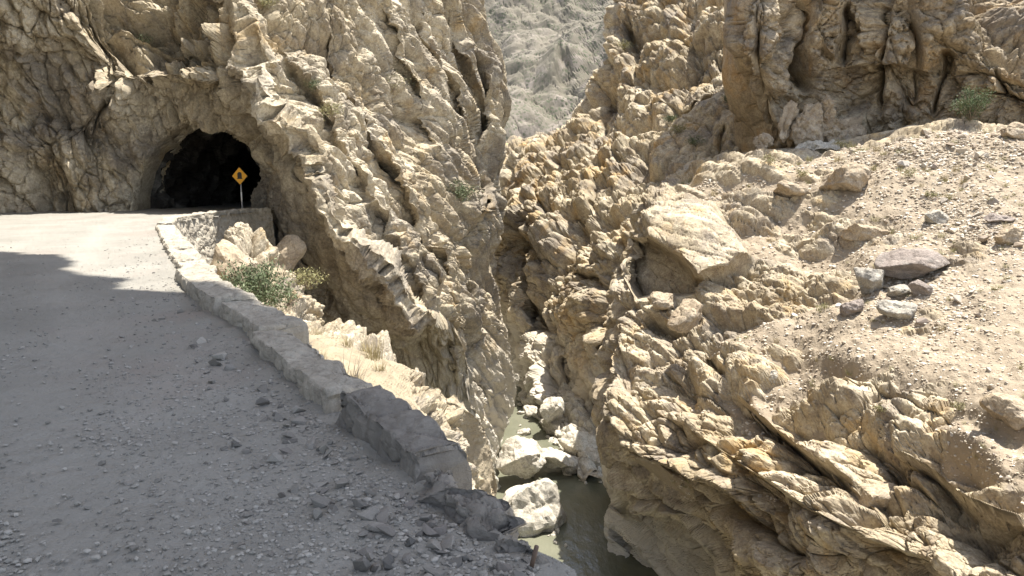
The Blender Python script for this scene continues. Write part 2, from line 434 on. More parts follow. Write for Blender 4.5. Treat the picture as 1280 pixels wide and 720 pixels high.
# ------------------------------------------------------------------ left cliff with the tunnel and the buttress
TUN = [(u+(11 if u < 206 else 8 if u < 225 else 4 if u < 245 else -7 if u > 290 else 0), v+(4 if v < 200 else 0)) for u, v in [(188, 262), (186, 240), (188, 215), (194, 194), (204, 180), (218, 169), (236, 162), (256, 160), (278, 165), (294, 176), (305, 191), (312, 210), (315, 232), (312, 252), (308, 285), (188, 285)]]
rowsL = [
 [(-350,-230,62),(-60,-230,70),(100,-230,72),(190,-230,74),(235,-230,74),(262,-230,74),(430,-230,80),(540,-230,92),(585,-230,100),(550,-230,125)],
 [(-350,-220,30),(-60,-220,39),(100,-220,42),(190,-220,43),(235,-220,43),(262,-220,41),(430,-220,56),(540,-220,70),(588,-220,82),(560,-220,112)],
 [(-350,-40,29),(-60,-40,37),(100,-40,39.6),(180,-40,39.6),(236,-40,39.4),(276,-40,37.4),(436,-40,53),(556,-40,72),(606,-40,84),(585,-40,112)],
 [(-350,40,28.5),(-60,40,36.4),(100,40,38.6),(180,40,38.2),(252,40,38),(300,40,35.6),(446,40,51),(566,40,71),(618,40,84),(597,40,112)],
 [(-350,95,28),(-60,95,36.2),(90,95,38),(170,92,36.6),(252,92,36.6),(318,95,34.4),(458,95,49),(572,95,70),(632,95,84),(612,95,112)],
 [(-350,130,28),(-60,130,36.1),(88,130,37.7),(168,126,37.6),(262,124,37.2),(340,130,34),(468,130,48),(574,130,69),(636,130,84),(614,130,112)],
 [(-350,190,27.5),(-60,180,36),(80,180,37.4),(160,170,38.6),(305,168,38.4),(372,182,33.6),(480,180,46.5),(578,180,67.5),(638,180,83),(616,180,112)],
 [(-350,290,27),(-60,272,36.4),(80,270,37.6),(165,270,38.7),(322,265,39.2),(424,268,33),(505,265,44.5),(582,265,64),(640,250,80),(617,250,112)],
 [(-350,400,27),(-60,390,37),(80,380,38),(200,370,39),(350,330,38.8),(478,340,33.2),(545,330,43),(592,330,58),(624,335,73),(602,335,107)],
 [(-350,470,27.5),(-60,450,37.5),(80,430,38.5),(215,400,39.5),(385,380,38.6),(520,385,34),(568,370,43),(604,370,56),(632,375,69),(612,375,104)],
 [(-350,520,28),(-60,500,38),(80,480,39),(230,440,40),(405,410,38.6),(548,416,35),(588,404,43),(614,405,54),(640,408,66),(622,408,100)],
 [(-350,560,28.5),(-60,530,39),(80,505,40),(235,460,41),(430,445,41),(540,432,40.5),(588,430,43.4),(614,435,53.4),(642,436,64),(626,436,98)],
 [(-350,600,29),(-60,560,40),(80,530,41),(240,480,42),(440,480,43),(530,470,43),(588,475,43.8),(616,480,52.4),(644,480,61),(632,480,95)],
 [(-350,640,29),(-60,620,42),(80,590,44),(250,560,44),(470,600,46),(540,590,46),(598,588,47),(620,588,51),(634,590,55.5),(645,600,92)],
 [(-350,740,29),(-60,720,42),(80,690,44),(250,690,44),(470,690,46),(540,690,46),(600,690,48),(622,690,51.5),(636,690,55),(650,690,92)],
]
LEAN = {1: (-5.5, 2.5), 2: (-2.4, 1.0), 3: (-1.3, .4), 4: (-.3, 0)}      # the road-side face hangs over, the part above the portal steps back
for r_ in range(len(rowsL)):
    q_ = {12: .95, 11: .85, 10: .78, 9: .70, 8: .64}.get(r_, .58 if r_ < 8 else 1.0)
    rowsL[r_] = [(u, v, 33+(D-33)*q_ if 6 <= i_ <= 8 and r_ > 0 else D) for i_, (u, v, D) in enumerate(rowsL[r_])]
rowsL = [r[:9]+[(r[9][0]-45, r[9][1], r[9][2])] for r in rowsL]
for r_, du_ in {3: 12, 4: 3, 5: -13, 6: 13, 7: -15, 8: 9, 9: -6}.items():      # the edge of the buttress is not straight
    rowsL[r_][5] = (rowsL[r_][5][0]+du_, *rowsL[r_][5][1:])
for r_, (a_, b_) in LEAN.items():
    rowsL[r_] = [(u, v, D+(a_ if u < 120 else b_ if u < 200 else 0)) for u, v, D in rowsL[r_]]
def lerp3(a, b, t): return tuple(a[k]+(b[k]-a[k])*t for k in range(3))
rowsL = [r[:5]+[lerp3(r[4], r[5], .86)]+[r[5]]+[lerp3(r[5], r[6], .10)]+r[6:] for r in rowsL]
frL = frame((.10, .62, -.78), (.95, -.25, .0))
layersL = [('fbm', (9, 5, 4), .3, 2, 3), ('blk', (13, 5.0, 3.4), .55, 1.1, .10, 16), ('blk', (10, 2.2, 1.5), .28, 1.2, .10, 11), ('blk', (5.0, 1.1, .75), .17, 1.2, .08, 12), ('blk', (1.8, .48, .36), .065, 1.2, .03, 13), ('blk', (.7, .3, .25), .025, 1.2, .01, 8), ('fbm', (1.2, .5, .3), .035, 4, 14), ('bed', 1.5, .16, 15)]
# the brown face right of the tunnel is smooth; the buttress is fluted, the gorge side very broken
def ampL(u, v):
    smooth = poly_soft(u, v, [(318, 200), (372, 205), (420, 290), (470, 350), (540, 412), (520, 440), (440, 430), (330, 300)], 12)
    ceil_ = poly_soft(u, v, [(180, 98), (290, 98), (335, 190), (330, 260), (150, 265), (130, 200), (165, 150)], 10)
    far = sstep(480, 600, u)
    low = sstep(400, 470, v)*sstep(480, 560, u)
    crown_ = poly_soft(u, v, [(125, -80), (292, -80), (292, 90), (140, 95)], 10)
    rd_, _, _ = seg_dist(u, v, [(276,-40),(300,40),(318,95),(340,130),(372,182),(424,268),(478,340),(520,385),(548,416)])
    a = (1-.30*np.exp(-(rd_/9)**2))*(1+.55*crown_)*(1-.62*smooth)*(1-.08*ceil_)*(1+.15*far)*(1-.25*low)
    return a
strokesL = [
 ('ledge', [(130, 88), (180, 98), (230, 94), (285, 100)], 55, 1.2),
 ('ledge', [(180, 40), (215, 52), (262, 48), (283, 56)], 30, 1.2),
 ('groove', [(262, 20), (268, 70), (278, 110)], 7, 2.5),
 ('ledge', [(140, 20), (200, 26), (250, 20)], 22, .9), ('ledge', [(150, 62), (210, 72), (280, 76)], 16, .8),
 ('groove', [(118, 0), (124, 60), (130, 110), (118, 180)], 5, 1.2),
 ('ledge', [(380, 55), (405, 95), (430, 150), (455, 215), (470, 250)], 30, 1.7), ('ledge', [(430, 30), (470, 110), (500, 190), (522, 240)], 26, 2.0), ('ledge', [(500, 185), (530, 255), (560, 300)], 26, 2.2), ('ledge', [(495, 0), (535, 100), (556, 180)], 24, 2.4), ('ledge', [(540, 20), (575, 120), (598, 205)], 20, 2.6), ('ledge', [(575, 10), (600, 90), (618, 170)], 16, 3.0), ('ledge', [(470, 250), (520, 325), (562, 400)], 24, 1.5), ('ledge', [(558, 295), (590, 360), (616, 430)], 22, 2.2), ('ledge', [(560, 430), (590, 480), (615, 545)], 18, 1.5),
 ('groove', [(603, 60), (612, 130), (618, 215), (618, 262)], 7, 8.0),
 ('groove', [(590, 150), (600, 210), (604, 245)], 6, 6.0),
 ('groove', [(556, 318), (566, 360), (580, 385)], 7, 2.5),
 ('groove', [(525, 318), (545, 345), (556, 370)], 9, 2.5),
 ('groove', [(470, 300), (500, 335), (545, 378)], 4, 1.6),
 ('groove', [(350, 205), (372, 240), (400, 290), (440, 330), (500, 372), (535, 412)], 3.5, 1.3),
 ('groove', [(440, 330), (470, 385), (500, 405)], 3, .9),
 ('groove', [(340, 292), (358, 312), (395, 372), (425, 410)], 4, 1.5),
 ('groove', [(386, 203), (393, 214)], 6, 2.0),
 ('groove', [(600, 330), (612, 380), (622, 420)], 6, 4.0),
 ('groove', [(560, 440), (590, 480), (612, 530)], 4, 2.0),
 ('groove', [(585, 430), (610, 470), (625, 505)], 4, 2.0),
 ('groove', [(545, 500), (572, 525), (590, 560)], 5, 2.0),
 ('area', [(176, 285), (176, 240), (182, 212), (194, 191), (210, 179), (230, 171), (236, 285)], 20, 3.0), ('area', [(607, 238), (622, 238), (622, 262), (606, 262)], 2, 9.0),
]
strokesL = [(k_, p_, w_, d_ if d_ < 2.2 or k_ != 'groove' else 2.0+.45*(d_-2.2)) for k_, p_, w_, d_ in strokesL]
layersLF = [('fbm', (7, 5, 5), .3, 2, 3), ('blk', (7, 3.6, 3.0), .55, 1.1, .10, 17), ('blk', (3.2, 1.5, 1.2), .38, 1.2, .12, 18), ('blk', (1.3, .65, .55), .18, 1.2, .06, 19), ('blk', (.55, .32, .28), .07, 1.2, .02, 20), ('fbm', (.8, .5, .4), .04, 4, 14)]
def onface(u, v): return 1-poly_soft(u, v, [(262, -300), (300, 60), (345, 125), (392, 205), (440, 262), (492, 310), (548, 380), (550, 420), (470, 470), (470, 800), (900, 800), (900, -300)], 10)
sheet('cliff', rowsL, 1.2, layersL, frL, M['left'], strokesL, ampL, hole=lambda u, v: poly_in(u, v, TUN), cden=[.5, 1, 1, 1, 1, 1.6, 3.0, 2.6, 2.6, 2.2, 1.6], layers2=layersLF, fr2=frame((.25, .1, -1), (.3, -1, 0)), mixfn=onface)

# tunnel bore behind the portal
ring = np.array([(u, v) for u, v in TUN]); 
def resample(pts, n):
    pts = np.array(list(pts)+[pts[0]], float); L = np.concatenate([[0], np.cumsum(np.linalg.norm(np.diff(pts, axis=0), axis=1))])
    s = np.linspace(0, L[-1], n, endpoint=False); return np.stack([np.interp(s, L, pts[:, k]) for k in range(2)], 1)
rg = resample(TUN, 150)
base = at(rg[:, 0], rg[:, 1], 41.2); cen = base.mean(0)
NL = 130; V = []
for k in range(NL):
    t = k/(NL-1)
    P = cen+(base-cen)*(1.12-.08*min(1, t*5)); P = P+np.array([.2-26*max(0, t-.12)**2, 60*t, 0])
    if k == 0: P = cen+(base-cen)*1.7+np.array([0, .8, 0])
    V.append(P)
V = np.array(V); Q = V.reshape(-1, 3).astype(f32)
dsp = displace(Q, [('blk', (2.2, 1.2, 1.0), .20, 1., .05, 61), ('fbm', (1.2, 1.2, 1.2), .22, 5, 62), ('blk', (.8, .5, .4), .07, 1., .02, 63)], I3).reshape(NL, 150)
inw = (cen-base); inw[:, 1] = 0; inw /= np.linalg.norm(inw, axis=1)[:, None]
V = V+inw[None]*dsp[..., None]
V[..., 2] = np.maximum(V[..., 2], -1.2)
idx = np.arange(NL*150).reshape(NL, 150); nx = np.roll(idx, -1, 1)
Fq = np.stack([idx[:-1], idx[1:], nx[1:], nx[:-1]], -1).reshape(-1, 4)
V = np.concatenate([V.reshape(-1, 3), V[-1].mean(0)[None]]); 
cap = np.stack([idx[-1], nx[-1], np.full(150, len(V)-1), np.full(150, len(V)-1)], -1)
me = mesh_np('tunnel_bore', V, np.concatenate([Fq, cap[:, [0, 1, 2, 2]]]) if False else Fq, M['bore_shade'], False)
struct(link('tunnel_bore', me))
me = bpy.data.meshes.new('tunnel_end'); e = V[-151:-1]; me.from_pydata([tuple(x) for x in e], [], [list(range(150))]); me.materials.append(M['bore_shade']); struct(link('tunnel_end_wall', me))

# ------------------------------------------------------------------ gully below the road
rowsG = [
 [(1.3,1,-.6),(1.6,2,-4.5),(2,3.5,-9),(2.6,5,-15),(3.2,7,-22),(5,9,-25)],
 [(.4,4,-.6),(.5,5.6,-4.5),(.7,8,-9),(1,10,-15),(1.4,12,-21),(2.5,14,-25)],
 [(-.38,5.2,-.5),(-.35,7.5,-3.4),(-.3,11,-7.5),(-.2,15,-12.5),(.2,19,-19),(1,21,-25)],
 [(-1.7,6.45,-.05),(-1.15,10.5,-1.7),(-1,16,-4.6),(-.85,23,-8.6),(-.5,27,-14),(.5,29,-24)],
 [(-2.95,8.6,0),(-2.15,13,-1.35),(-1.7,18,-3.4),(-1.1,26,-7.4),(-.9,29.5,-13),(-.3,31,-24)],
 [(-4.6,11.1,-.1),(-3.6,14.8,-1.3),(-2.8,19,-3.1),(-1.9,25.5,-5.8),(-1.3,31,-11),(-.6,33,-24)],
 [(-6.2,14.6,-.3),(-5.0,17,-1.4),(-3.9,20,-2.8),(-2.65,25,-4.5),(-1.6,32,-9.7),(-.9,34,-24)],
 [(-8.6,18.5,-.4),(-7.7,20.5,-1.3),(-6.6,22,-2.35),(-4.6,24.7,-3.9),(-3.9,28,-8),(-3,34,-22)],
 [(-11.2,24.4,-.7),(-10.2,25.2,-1.2),(-8.9,26,-1.5),(-7.0,26.6,-2.9),(-6,29,-7.5),(-5,35,-20)],
 [(-12.3,28.5,-2.5),(-11.4,28.6,-1.0),(-10.4,28.8,-.25),(-8.0,29.2,-2.6),(-6.8,31,-7),(-5.5,37,-18)],
 [(-13.2,31.5,-5),(-12,31.5,-3.5),(-10.6,31,-1.6),(-8.6,31.4,-4.5),(-7.5,33,-8),(-6,39,-16)],
 [(-14,37,-7),(-12.6,37,-7),(-11,37,-7),(-9.5,37,-8),(-8,38,-10),(-6,41,-16)],
]
def soilG(u, v, p):
    x, y, z = p[:, 0], p[:, 1], p[:, 2]
    k = np.where(z > -1.9, -.30, -.9)+.28*fbm(p/f32(2.6), 71, 3)-.25*sstep(20, 26, y)
    return k, .06*fbm(p/f32(.35), 72, 4)
layersG = [('fbm', (5, 3, 3), .2, 2, 21), ('blk', (5.0, 2.4, 1.7), .60, 1.1, .10, 22), ('blk', (1.9, .9, .6), .16, 1.1, .06, 23), ('blk', (.8, .5, .35), .06, 1.1, .03, 26), ('blk', (.42, .30, .24), .05, 1.1, .02, 24), ('fbm', (.3, .3, .3), .015, 4, 25)]
sheet('gully_slope', rowsG, .055, layersG, frame((-.1, .75, -.55), (.8, .2, .5)), M['gully'], soil=soilG, world=True)

# ------------------------------------------------------------------ right bank: terrace, ledges and the undercut rock nose
rowsE = [
 [(830,330,82),(880,215,72),(945,194,68),(1010,188,66),(1090,171,64),(1190,158,61.5),(1300,171,56),(1500,174,51)],
 [(820,340,76),(872,205,66),(950,188,62),(1020,182,60),(1095,166,58),(1200,152,55.5),(1300,166,50),(1500,170,45)],
 [(770,420,68),(808,240,57),(880,232,54),(960,228,52.5),(1060,224,50),(1160,222,47),(1290,222,43),(1500,222,39)],
 [(760,460,63),(768,335,52),(850,325,47.5),(950,315,45.5),(1060,310,42.5),(1160,305,40),(1290,300,36.5),(1500,300,32)],
 [(745,520,58),(752,436,46.5),(830,424,43),(930,415,39.5),(1040,410,36),(1150,400,33),(1290,400,30),(1500,390,27)],
 [(752,590,54),(748,515,42),(822,510,38),(920,505,34),(1030,500,30.5),(1150,495,27.6),(1290,490,25),(1500,480,22)],
 [(764,640,52),(762,578,40),(840,585,34.6),(940,590,30),(1050,592,26.6),(1170,590,23.6),(1300,590,21),(1500,580,18)],
 [(768,700,50),(782,622,40.5),(862,640,34),(955,652,28),(1058,655,24),(1178,655,21.2),(1305,655,19),(1500,640,16.4)],
 [(764,720,49),(764,668,45),(866,700,35.8),(960,705,26.6),(1066,712,23.4),(1182,710,20),(1310,710,17.8),(1500,690,15.2)],
 [(746,760,48),(756,738,43.2),(880,790,36.5),(965,810,25.5),(1080,812,25.5),(1200,810,18.5),(1320,810,16),(1500,800,14)],
 [(772,900,47),(776,900,46),(860,900,42),(960,940,37),(1085,960,25),(1205,960,17),(1320,960,14),(1500,950,12)],
]
soilE_poly = [(880,215),(1000,188),(1100,168),(1200,150),(1500,160),(1500,900),(1290,690),(1200,560),(1075,490),(990,440),(930,470),(900,420),(980,380),(1075,345),(1060,290),(960,235)]
def soilE(u, v, p):
    s = poly_soft(u, v, soilE_poly, 34).ravel()
    lev = -1.6+s*1.85+.38*fbm(p/f32(3.2), 73, 4)
    uu, vv = u.ravel(), v.ravel()
    # ledge belts that stand out of the soil
    for pts, w, a in (([(960,520),(1060,575),(1150,640)], 26, 1.0), ([(1100,560),(1180,600),(1290,660)], 36, 1.0), ([(1030,460),(1110,478),(1190,515),(1290,560)], 14, .55), ([(890,330),(960,350),(1060,370)], 18, .5), ([(930,250),(1030,260),(1100,285)], 26, .6), ([(1040,210),(1080,225)], 20, .5)):
        d, _, _ = seg_dist(uu, vv, pts); lev -= a*np.exp(-(d/w)**2)
    return lev, .035*fbm(p/f32(.35), 74, 4)+.06*np.maximum(0, gnoise(p/f32(.45), 75)-.25)
strokesE = [
 ('ledge', [(1110,690),(1010,640),(930,585),(850,530),(800,500)], 40, -1.1),
 ('ledge', [(1060,600),(1000,560),(945,515),(905,478)], 26, -1.0),
 ('groove', [(905,478),(960,530),(1010,575),(1075,625),(1110,650)], 7, 1.3),
 ('groove', [(760,560),(840,610),(930,655),(1000,700)], 9, 1.4),
 ('groove', [(775,610),(850,650),(920,700)], 9, 1.6),
 ('ledge', [(960,655),(880,610),(800,575),(760,560)], 28, -1.0),
 ('groove', [(1085,560),(1130,600),(1200,640),(1285,660)], 8, 1.0),
 ('ledge', [(1285,650),(1210,620),(1150,575),(1090,545)], 36, -1.0),
 ('groove', [(872,425),(890,455),(905,470)], 9, 1.6),
 ('groove', [(1030,470),(1110,490),(1190,530)], 5, .5),
 ('groove', [(800,395),(840,410),(880,400)], 8, 1.0),
 ('groove', [(820,455),(860,480),(900,500)], 6, .9),
 ('area', [(772,640),(840,656),(900,692),(950,735),(930,900),(770,900)], 9, 2.6),
]
layersE = [('fbm', (14, 4, 4), .4, 2, 31), ('blk', (13, 3.0, 2.0), .50, 1.1, .12, 32), ('blk', (4.2, 1.5, .95), .25, 1.1, .12, 33), ('blk', (1.5, .75, .5), .095, 1.1, .06, 34), ('blk', (.5, .36, .28), .025, 1.1, .02, 37), ('bed', .9, .26, 36), ('fbm', (.5, .4, .3), .02, 4, 35)]
BIG = [(798,262),(815,246),(850,238),(890,246),(922,282),(932,315),(900,335),(870,348),(845,318),(805,296)]
HOLLOW = [(786,296),(806,298),(846,322),(876,350),(868,366),(820,372),(796,374),(780,340)]
strokesE += [('area', BIG, 9, -2.2), ('area', HOLLOW, 5, 3.2)]
def ampE(u, v): return 1-.72*poly_soft(u, v, BIG, 14)-.5*poly_soft(u, v, HOLLOW, 10)
sheet('rock_slope', rowsE, 1.3, layersE, frame((.60, -.75, -.28), (-.35, -.55, .75)), M['right'], strokesE, ampE, soil=soilE, grz=(3.5, 8), cden=[.8, 1.5, 1.2, 1, 1, 1, .4], rden=[.3, 1, 1, 1, 1, 1, 1.3, 1.7, 1.4, .3])

# ------------------------------------------------------------------ upper right cliff
rowsF = [
 [(905,-260,100),(925,-260,94),(965,-260,94),(1010,-260,94),(1060,-260,96),(1130,-260,92),(1190,-260,92),(1250,-260,88),(1320,-260,86),(1520,-260,82)],
 [(905,-250,92),(922,-250,66),(965,-250,65),(1015,-250,67),(1060,-250,66),(1100,-250,63),(1180,-250,63),(1240,-250,60),(1320,-250,58),(1520,-250,52)],
 [(900,-40,88),(920,-40,64.5),(965,-40,62.8),(1020,-40,66),(1072,-40,65),(1130,-40,61),(1185,-40,61.5),(1250,-40,57),(1320,-40,55),(1520,-40,49)],
 [(900,30,88),(920,30,64),(960,30,62),(1010,30,65),(1052,30,64.6),(1110,30,60.6),(1180,30,60),(1245,30,55),(1320,30,53.5),(1520,30,48)],
 [(898,90,86),(918,90,64),(955,90,62),(1005,90,63.6),(1045,90,63.8),(1105,90,60.2),(1165,90,59.6),(1240,90,54),(1320,90,52.2),(1520,90,47)],
 [(905,135,86),(928,135,64.6),(965,135,63),(1015,135,63.4),(1060,135,62.6),(1115,135,60.2),(1170,135,58.8),(1238,132,55.2),(1320,135,52),(1520,135,47)],
 [(912,175,86),(938,172,66),(975,175,64.6),(1020,180,63.6),(1070,175,62.4),(1120,170,60.6),(1180,160,58.8),(1240,165,55.6),(1320,172,52.4),(1520,172,47)],
 [(915,260,86),(940,260,67),(975,260,66),(1020,260,65),(1070,260,63),(1120,260,61),(1180,250,59),(1240,255,56),(1320,262,53),(1520,262,47)],
]
for r_, k_ in ((0, -5.5), (1, -5.5), (2, -3.4), (3, -2.2), (4, -.9)):
    rowsF[r_] = [(u, max(v, -150+10*r_-(0 if r_ else 8)), D+(k_ if not 1200 < u < 1400 else -1.2*k_)) for u, v, D in rowsF[r_]]
strokesF = [
 ('groove', [(1003,0),(1003,60),(1010,120)], 8, 2.5), ('groove', [(1058,0),(1058,50),(1052,85)], 6, 2.5),
 ('area', [(1020,-160),(1056,-160),(1054,40),(1044,75),(1030,40)], 8, -1.8),
 ('groove', [(945,0),(950,80),(945,150)], 7, 1.5), ('groove', [(1085,0),(1098,70),(1090,150)], 8, 2.2), ('groove', [(1135,-20),(1150,60),(1140,140)], 8, 2.0),
 ('groove', [(1185,60),(1178,110),(1165,150)], 8, 3.0), ('groove', [(1248,70),(1246,120),(1256,160)], 5, 1.6), ('groove', [(1190,92),(1240,90),(1290,96)], 4, .9), ('groove', [(1195,118),(1290,122)], 4, .9),
 ('ledge', [(1050,85),(1120,80),(1180,95)], 60, 1.6),
]
layersF = [('fbm', (5, 5, 8), .3, 2, 41), ('blk', (5.5, 5, 9.0), .9, 1.0, .14, 46), ('blk', (3.0, 2.6, 3.4), .55, 1.1, .16, 42), ('blk', (1.5, 1.3, 1.1), .27, 1.1, .08, 43), ('blk', (.7, .6, .45), .09, 1.1, .04, 44), ('fbm', (.8, .8, .8), .05, 4, 45)]
sheet('upper_cliff', rowsF, 1.3, layersF, I3, M['cliff'], strokesF)

# ------------------------------------------------------------------ crag and far wall of the gorge
rowsC = [
 [(815,-240,130),(825,-240,108),(860,-240,104),(920,-240,104),(970,-240,106),(1120,-240,110)],
 [(800,-230,115),(806,-230,84),(845,-230,80),(905,-230,78),(962,-230,80),(1110,-230,88)],
 [(785,-10,112),(770,-10,82),(812,-10,75),(870,-10,72),(930,-10,73),(1060,-10,82)],
 [(770,80,112),(746,85,83),(798,85,72),(860,85,69),(925,85,70),(1050,85,79)],
 [(705,160,122),(722,142,86),(788,150,71),(858,150,67),(926,150,67.5),(1050,150,75)],
 [(632,185,126),(690,192,96),(760,200,73),(830,208,65.5),(905,208,64),(1010,212,68)],
 [(626,275,122),(668,272,91),(720,280,75),(782,280,63.5),(850,290,60.5),(960,300,62)],
 [(634,360,112),(664,368,85),(702,370,73),(764,365,61.5),(850,380,60),(960,390,61)],
 [(638,425,106),(670,438,81),(706,440,71),(764,430,60.5),(850,450,59.5),(960,460,60)],
 [(640,470,98),(688,500,75),(728,512,67),(772,512,59.5),(850,530,59),(960,530,60)],
 [(645,560,92),(700,590,72),(742,596,64),(782,600,58.5),(850,600,58),(960,600,60)],
]
for r_ in (0, 1): rowsC[r_] = [(u, -110-10*(1-r_), D) for u, v, D in rowsC[r_]]
for r_, ks in {5: (98, 86, 76, 72), 6: (88, 79, 69, 66), 7: (80, 73, 64, 62), 8: (74.5, 70, 62, 60.5), 9: (69, 66, 60, 59), 10: (66, 62.5, 58, 57.5)}.items():
    for k_, D in enumerate(ks): rowsC[r_][k_+1] = (*rowsC[r_][k_+1][:2], D)
for r_, ks in {0: (140, 136, 134, 130, 132), 1: (124, 122, 120, 116, 116), 2: (114, 108, 101, 97, 102), 3: (108, 99, 91, 87, 95), 4: (103, 91, 82, 77, 86)}.items():
    for k_, D in enumerate(ks): rowsC[r_][k_+1] = (*rowsC[r_][k_+1][:2], D)
    rowsC[r_][0] = (*rowsC[r_][0][:2], ks[0]+25)
strokesC = [
 ('groove', [(640,290),(650,340),(655,400),(648,425)], 11, 9.0),
 ('groove', [(700,330),(720,345),(735,340)], 7, 3.5), ('groove', [(672,215),(668,240),(676,260)], 6, 4.0),
 ('groove', [(745,195),(740,240),(735,262)], 8, 4.0), ('groove', [(770,170),(765,200)], 7, 3.5), ('groove', [(730,60),(745,120),(742,160)], 9, 4.0),
 ('groove', [(776,20),(795,70),(790,110)], 9, 3.0), ('groove', [(690,440),(695,470),(688,490)], 7, 3.0), ('groove', [(745,420),(752,470),(748,520)], 8, 4.0),
 ('groove', [(700,260),(720,270),(748,262)], 6, 3.0), ('groove', [(660,370),(668,410),(666,450)], 6, 5.0),
 ('groove', [(800,120),(850,130),(905,105)], 5, 1.6), ('groove', [(870,70),(900,75),(925,85)], 7, 2.2), ('groove', [(905,150),(895,190),(880,215)], 9, 2.0),
]
layersC = [('fbm', (8, 8, 8), .6, 2, 51), ('blk', (6.5, 5.2, 4.6), 1.1, .9, .25, 52), ('blk', (2.9, 2.6, 2.3), .50, .9, .16, 53), ('blk', (1.2, 1.1, .95), .19, .9, .08, 54), ('blk', (.55, .5, .45), .06, .9, .03, 56), ('fbm', (.9, .9, .9), .07, 4, 55)]
def ampC(u, v):
    return 1-.55*poly_soft(u, v, [(800,110),(930,90),(925,170),(870,200),(810,190)], 20)-.35*poly_soft(u, v, [(690,440),(750,430),(770,520),(700,520)], 14)
for r_ in (5, 6, 7, 8, 9):
    for c_, du_ in ((0, -34), (1, -20 if r_ > 5 else -10), (2, -7)):
        u, v, D = rowsC[r_][c_]; rowsC[r_][c_] = (u+du_, v, D)
sheet('gorge_wall', rowsC, 1.2, layersC, frame((.3, -.35, -.85), (-.8, -.3, .2)), M['crag'], strokesC, ampC, cden=[1.5, 2, 1.6, 1.2, .4])

# bend of the gorge behind, far mountain, river
rowsB = [
 [(560,120,210),(600,150,190),(640,176,170),(670,178,155),(700,165,150),(760,150,150)],
 [(560,200,180),(600,200,160),(640,200,140),(670,200,132),(700,200,130),(760,200,130)],
 [(560,300,160),(600,300,145),(640,300,126),(670,300,122),(700,300,120),(760,300,120)],
 [(560,470,150),(600,440,128),(640,440,112),(670,440,110),(700,440,110),(760,440,110)],
]
sheet('gorge_bend', rowsB, 1.3, [('fbm', (12, 12, 12), 2.2, 3, 81), ('blk', (6, 6, 5), 1.6, 1.2, .3, 82), ('blk', (2.4, 2.4, 2), .6, 1., .15, 83), ('fbm', (2, 2, 2), .3, 4, 84)], I3, M['cliff'])
rowsH = [[(u, v, D*k) for u, k in ((380, 1.05), (540, 1.0), (640, .97), (700, 1.0), (780, .93), (900, .88), (1050, .9))] for v, D in ((-330, 1150), (-150, 860), (0, 640), (90, 520), (180, 420), (300, 330))]
sheet('far_mountain', rowsH, 1.3, [('fbm', (110, 110, 110), 22, 4, 85), ('fbm', (40, 40, 40), 3, 4, 86), ('blk', (26, 26, 22), 2.2, 1., .4, 87), ('blk', (10, 10, 10), .8, 1., .2, 88)], I3, M['far'])

rowsW = [
 [(690,425,85),(715,470,77),(742,490,71),(768,525,65),(775,570,60)],
 [(672,440,83),(695,485,75),(722,505,69),(752,540,63),(760,578,59)],
 [(660,450,82.5),(678,500,73.5),(704,525,67.5),(735,560,61.5),(745,588,57.5)],
 [(648,465,82),(662,510,72.8),(688,545,66.3),(714,573,60.8),(724,594,57)],
 [(640,495,81),(655,535,72.8),(680,575,66.3),(706,600,60.8),(716,620,57)]]
rowsW = [[(u, v, D-2.2) for u, v, D in r] for r in rowsW]
sheet('bleached_bank', rowsW, .8, [('fbm', (4, 4, 4), .5, 3, 95), ('blk', (3, 2.2, 1.6), .5, 1.1, .12, 96), ('blk', (1.1, .9, .7), .2, 1., .05, 97), ('fbm', (.8, .8, .8), .12, 4, 98)], frame((.4, -.9, 0), (.3, 0, .9)), M['white'])
WZ = -22.0
def plane(name, x0, x1, y0, y1, z, mat, n=2):
    xs = np.linspace(x0, x1, n); ys = np.linspace(y0, y1, n)
    X, Y = np.meshgrid(xs, ys); V = np.stack([X, Y, np.full_like(X, z)], -1).reshape(-1, 3)
    return struct(link(name, mesh_np(name, V, grid_faces(n, n)[:, ::-1], mat, True)))
plane('river', -30, 40, 10, 170, WZ, M['water'])
plane('riverbed', -600, 600, -120, 1400, WZ-3.5, M['right'])

# ------------------------------------------------------------------ boulders
def ico(sub):
    bm = bmesh.new(); bmesh.ops.create_icosphere(bm, subdivisions=sub, radius=1)
    V = np.array([v.co[:] for v in bm.verts]); Fc = np.array([[v.index for v in f.verts] for f in bm.faces]); bm.free(); return V, Fc
ICO = {k: ico(k) for k in (2, 3, 5, 6)}
def rock_mesh(name, dims, seed, sub=5, mat=None, planes=14, amp=.05, rnd=.08, dents=()):
    """an angular stone: ball cut by random joint planes, then roughened"""
    r = np.random.default_rng(seed); V, Fc = ICO[sub]; V = V/np.linalg.norm(V, axis=1)[:, None]
    n = r.normal(size=(planes, 3)); n /= np.linalg.norm(n, axis=1)[:, None]; h = r.uniform(.62, .98, planes)
    d = V @ n.T; t = np.where(d > .05, h/np.maximum(d, .05), 9).min(1); t = np.minimum(t, 1.25)
    P = V*(t*(1-rnd)+rnd*np.minimum(t, 1.0)*.95)[:, None]
    sc = np.array(dims)/2
    q = (P*sc).astype(f32); L = float(max(dims))
    nn = V*(1/sc); nn /= np.linalg.norm(nn, axis=1)[:, None]
    if sub >= 4:
        e = amp*L*(.5*fbm(q/f32(L*.35), seed, 4)) + amp*L*.5*voro((q/f32(L*.28)).astype(f32), seed)[0] + amp*L*.22*voro((q/f32(L*.09)).astype(f32), seed+3)[0]
    else: e = amp*L*fbm(q/f32(L*.4), seed, 2)
    for (c, rad, dep) in dents:
        dd = np.linalg.norm(q-np.array(c), axis=1); e = e-dep*np.exp(-(dd/rad)**2)
    q = q+nn*e[:, None]
    return mesh_np(name, q, Fc, mat, False)
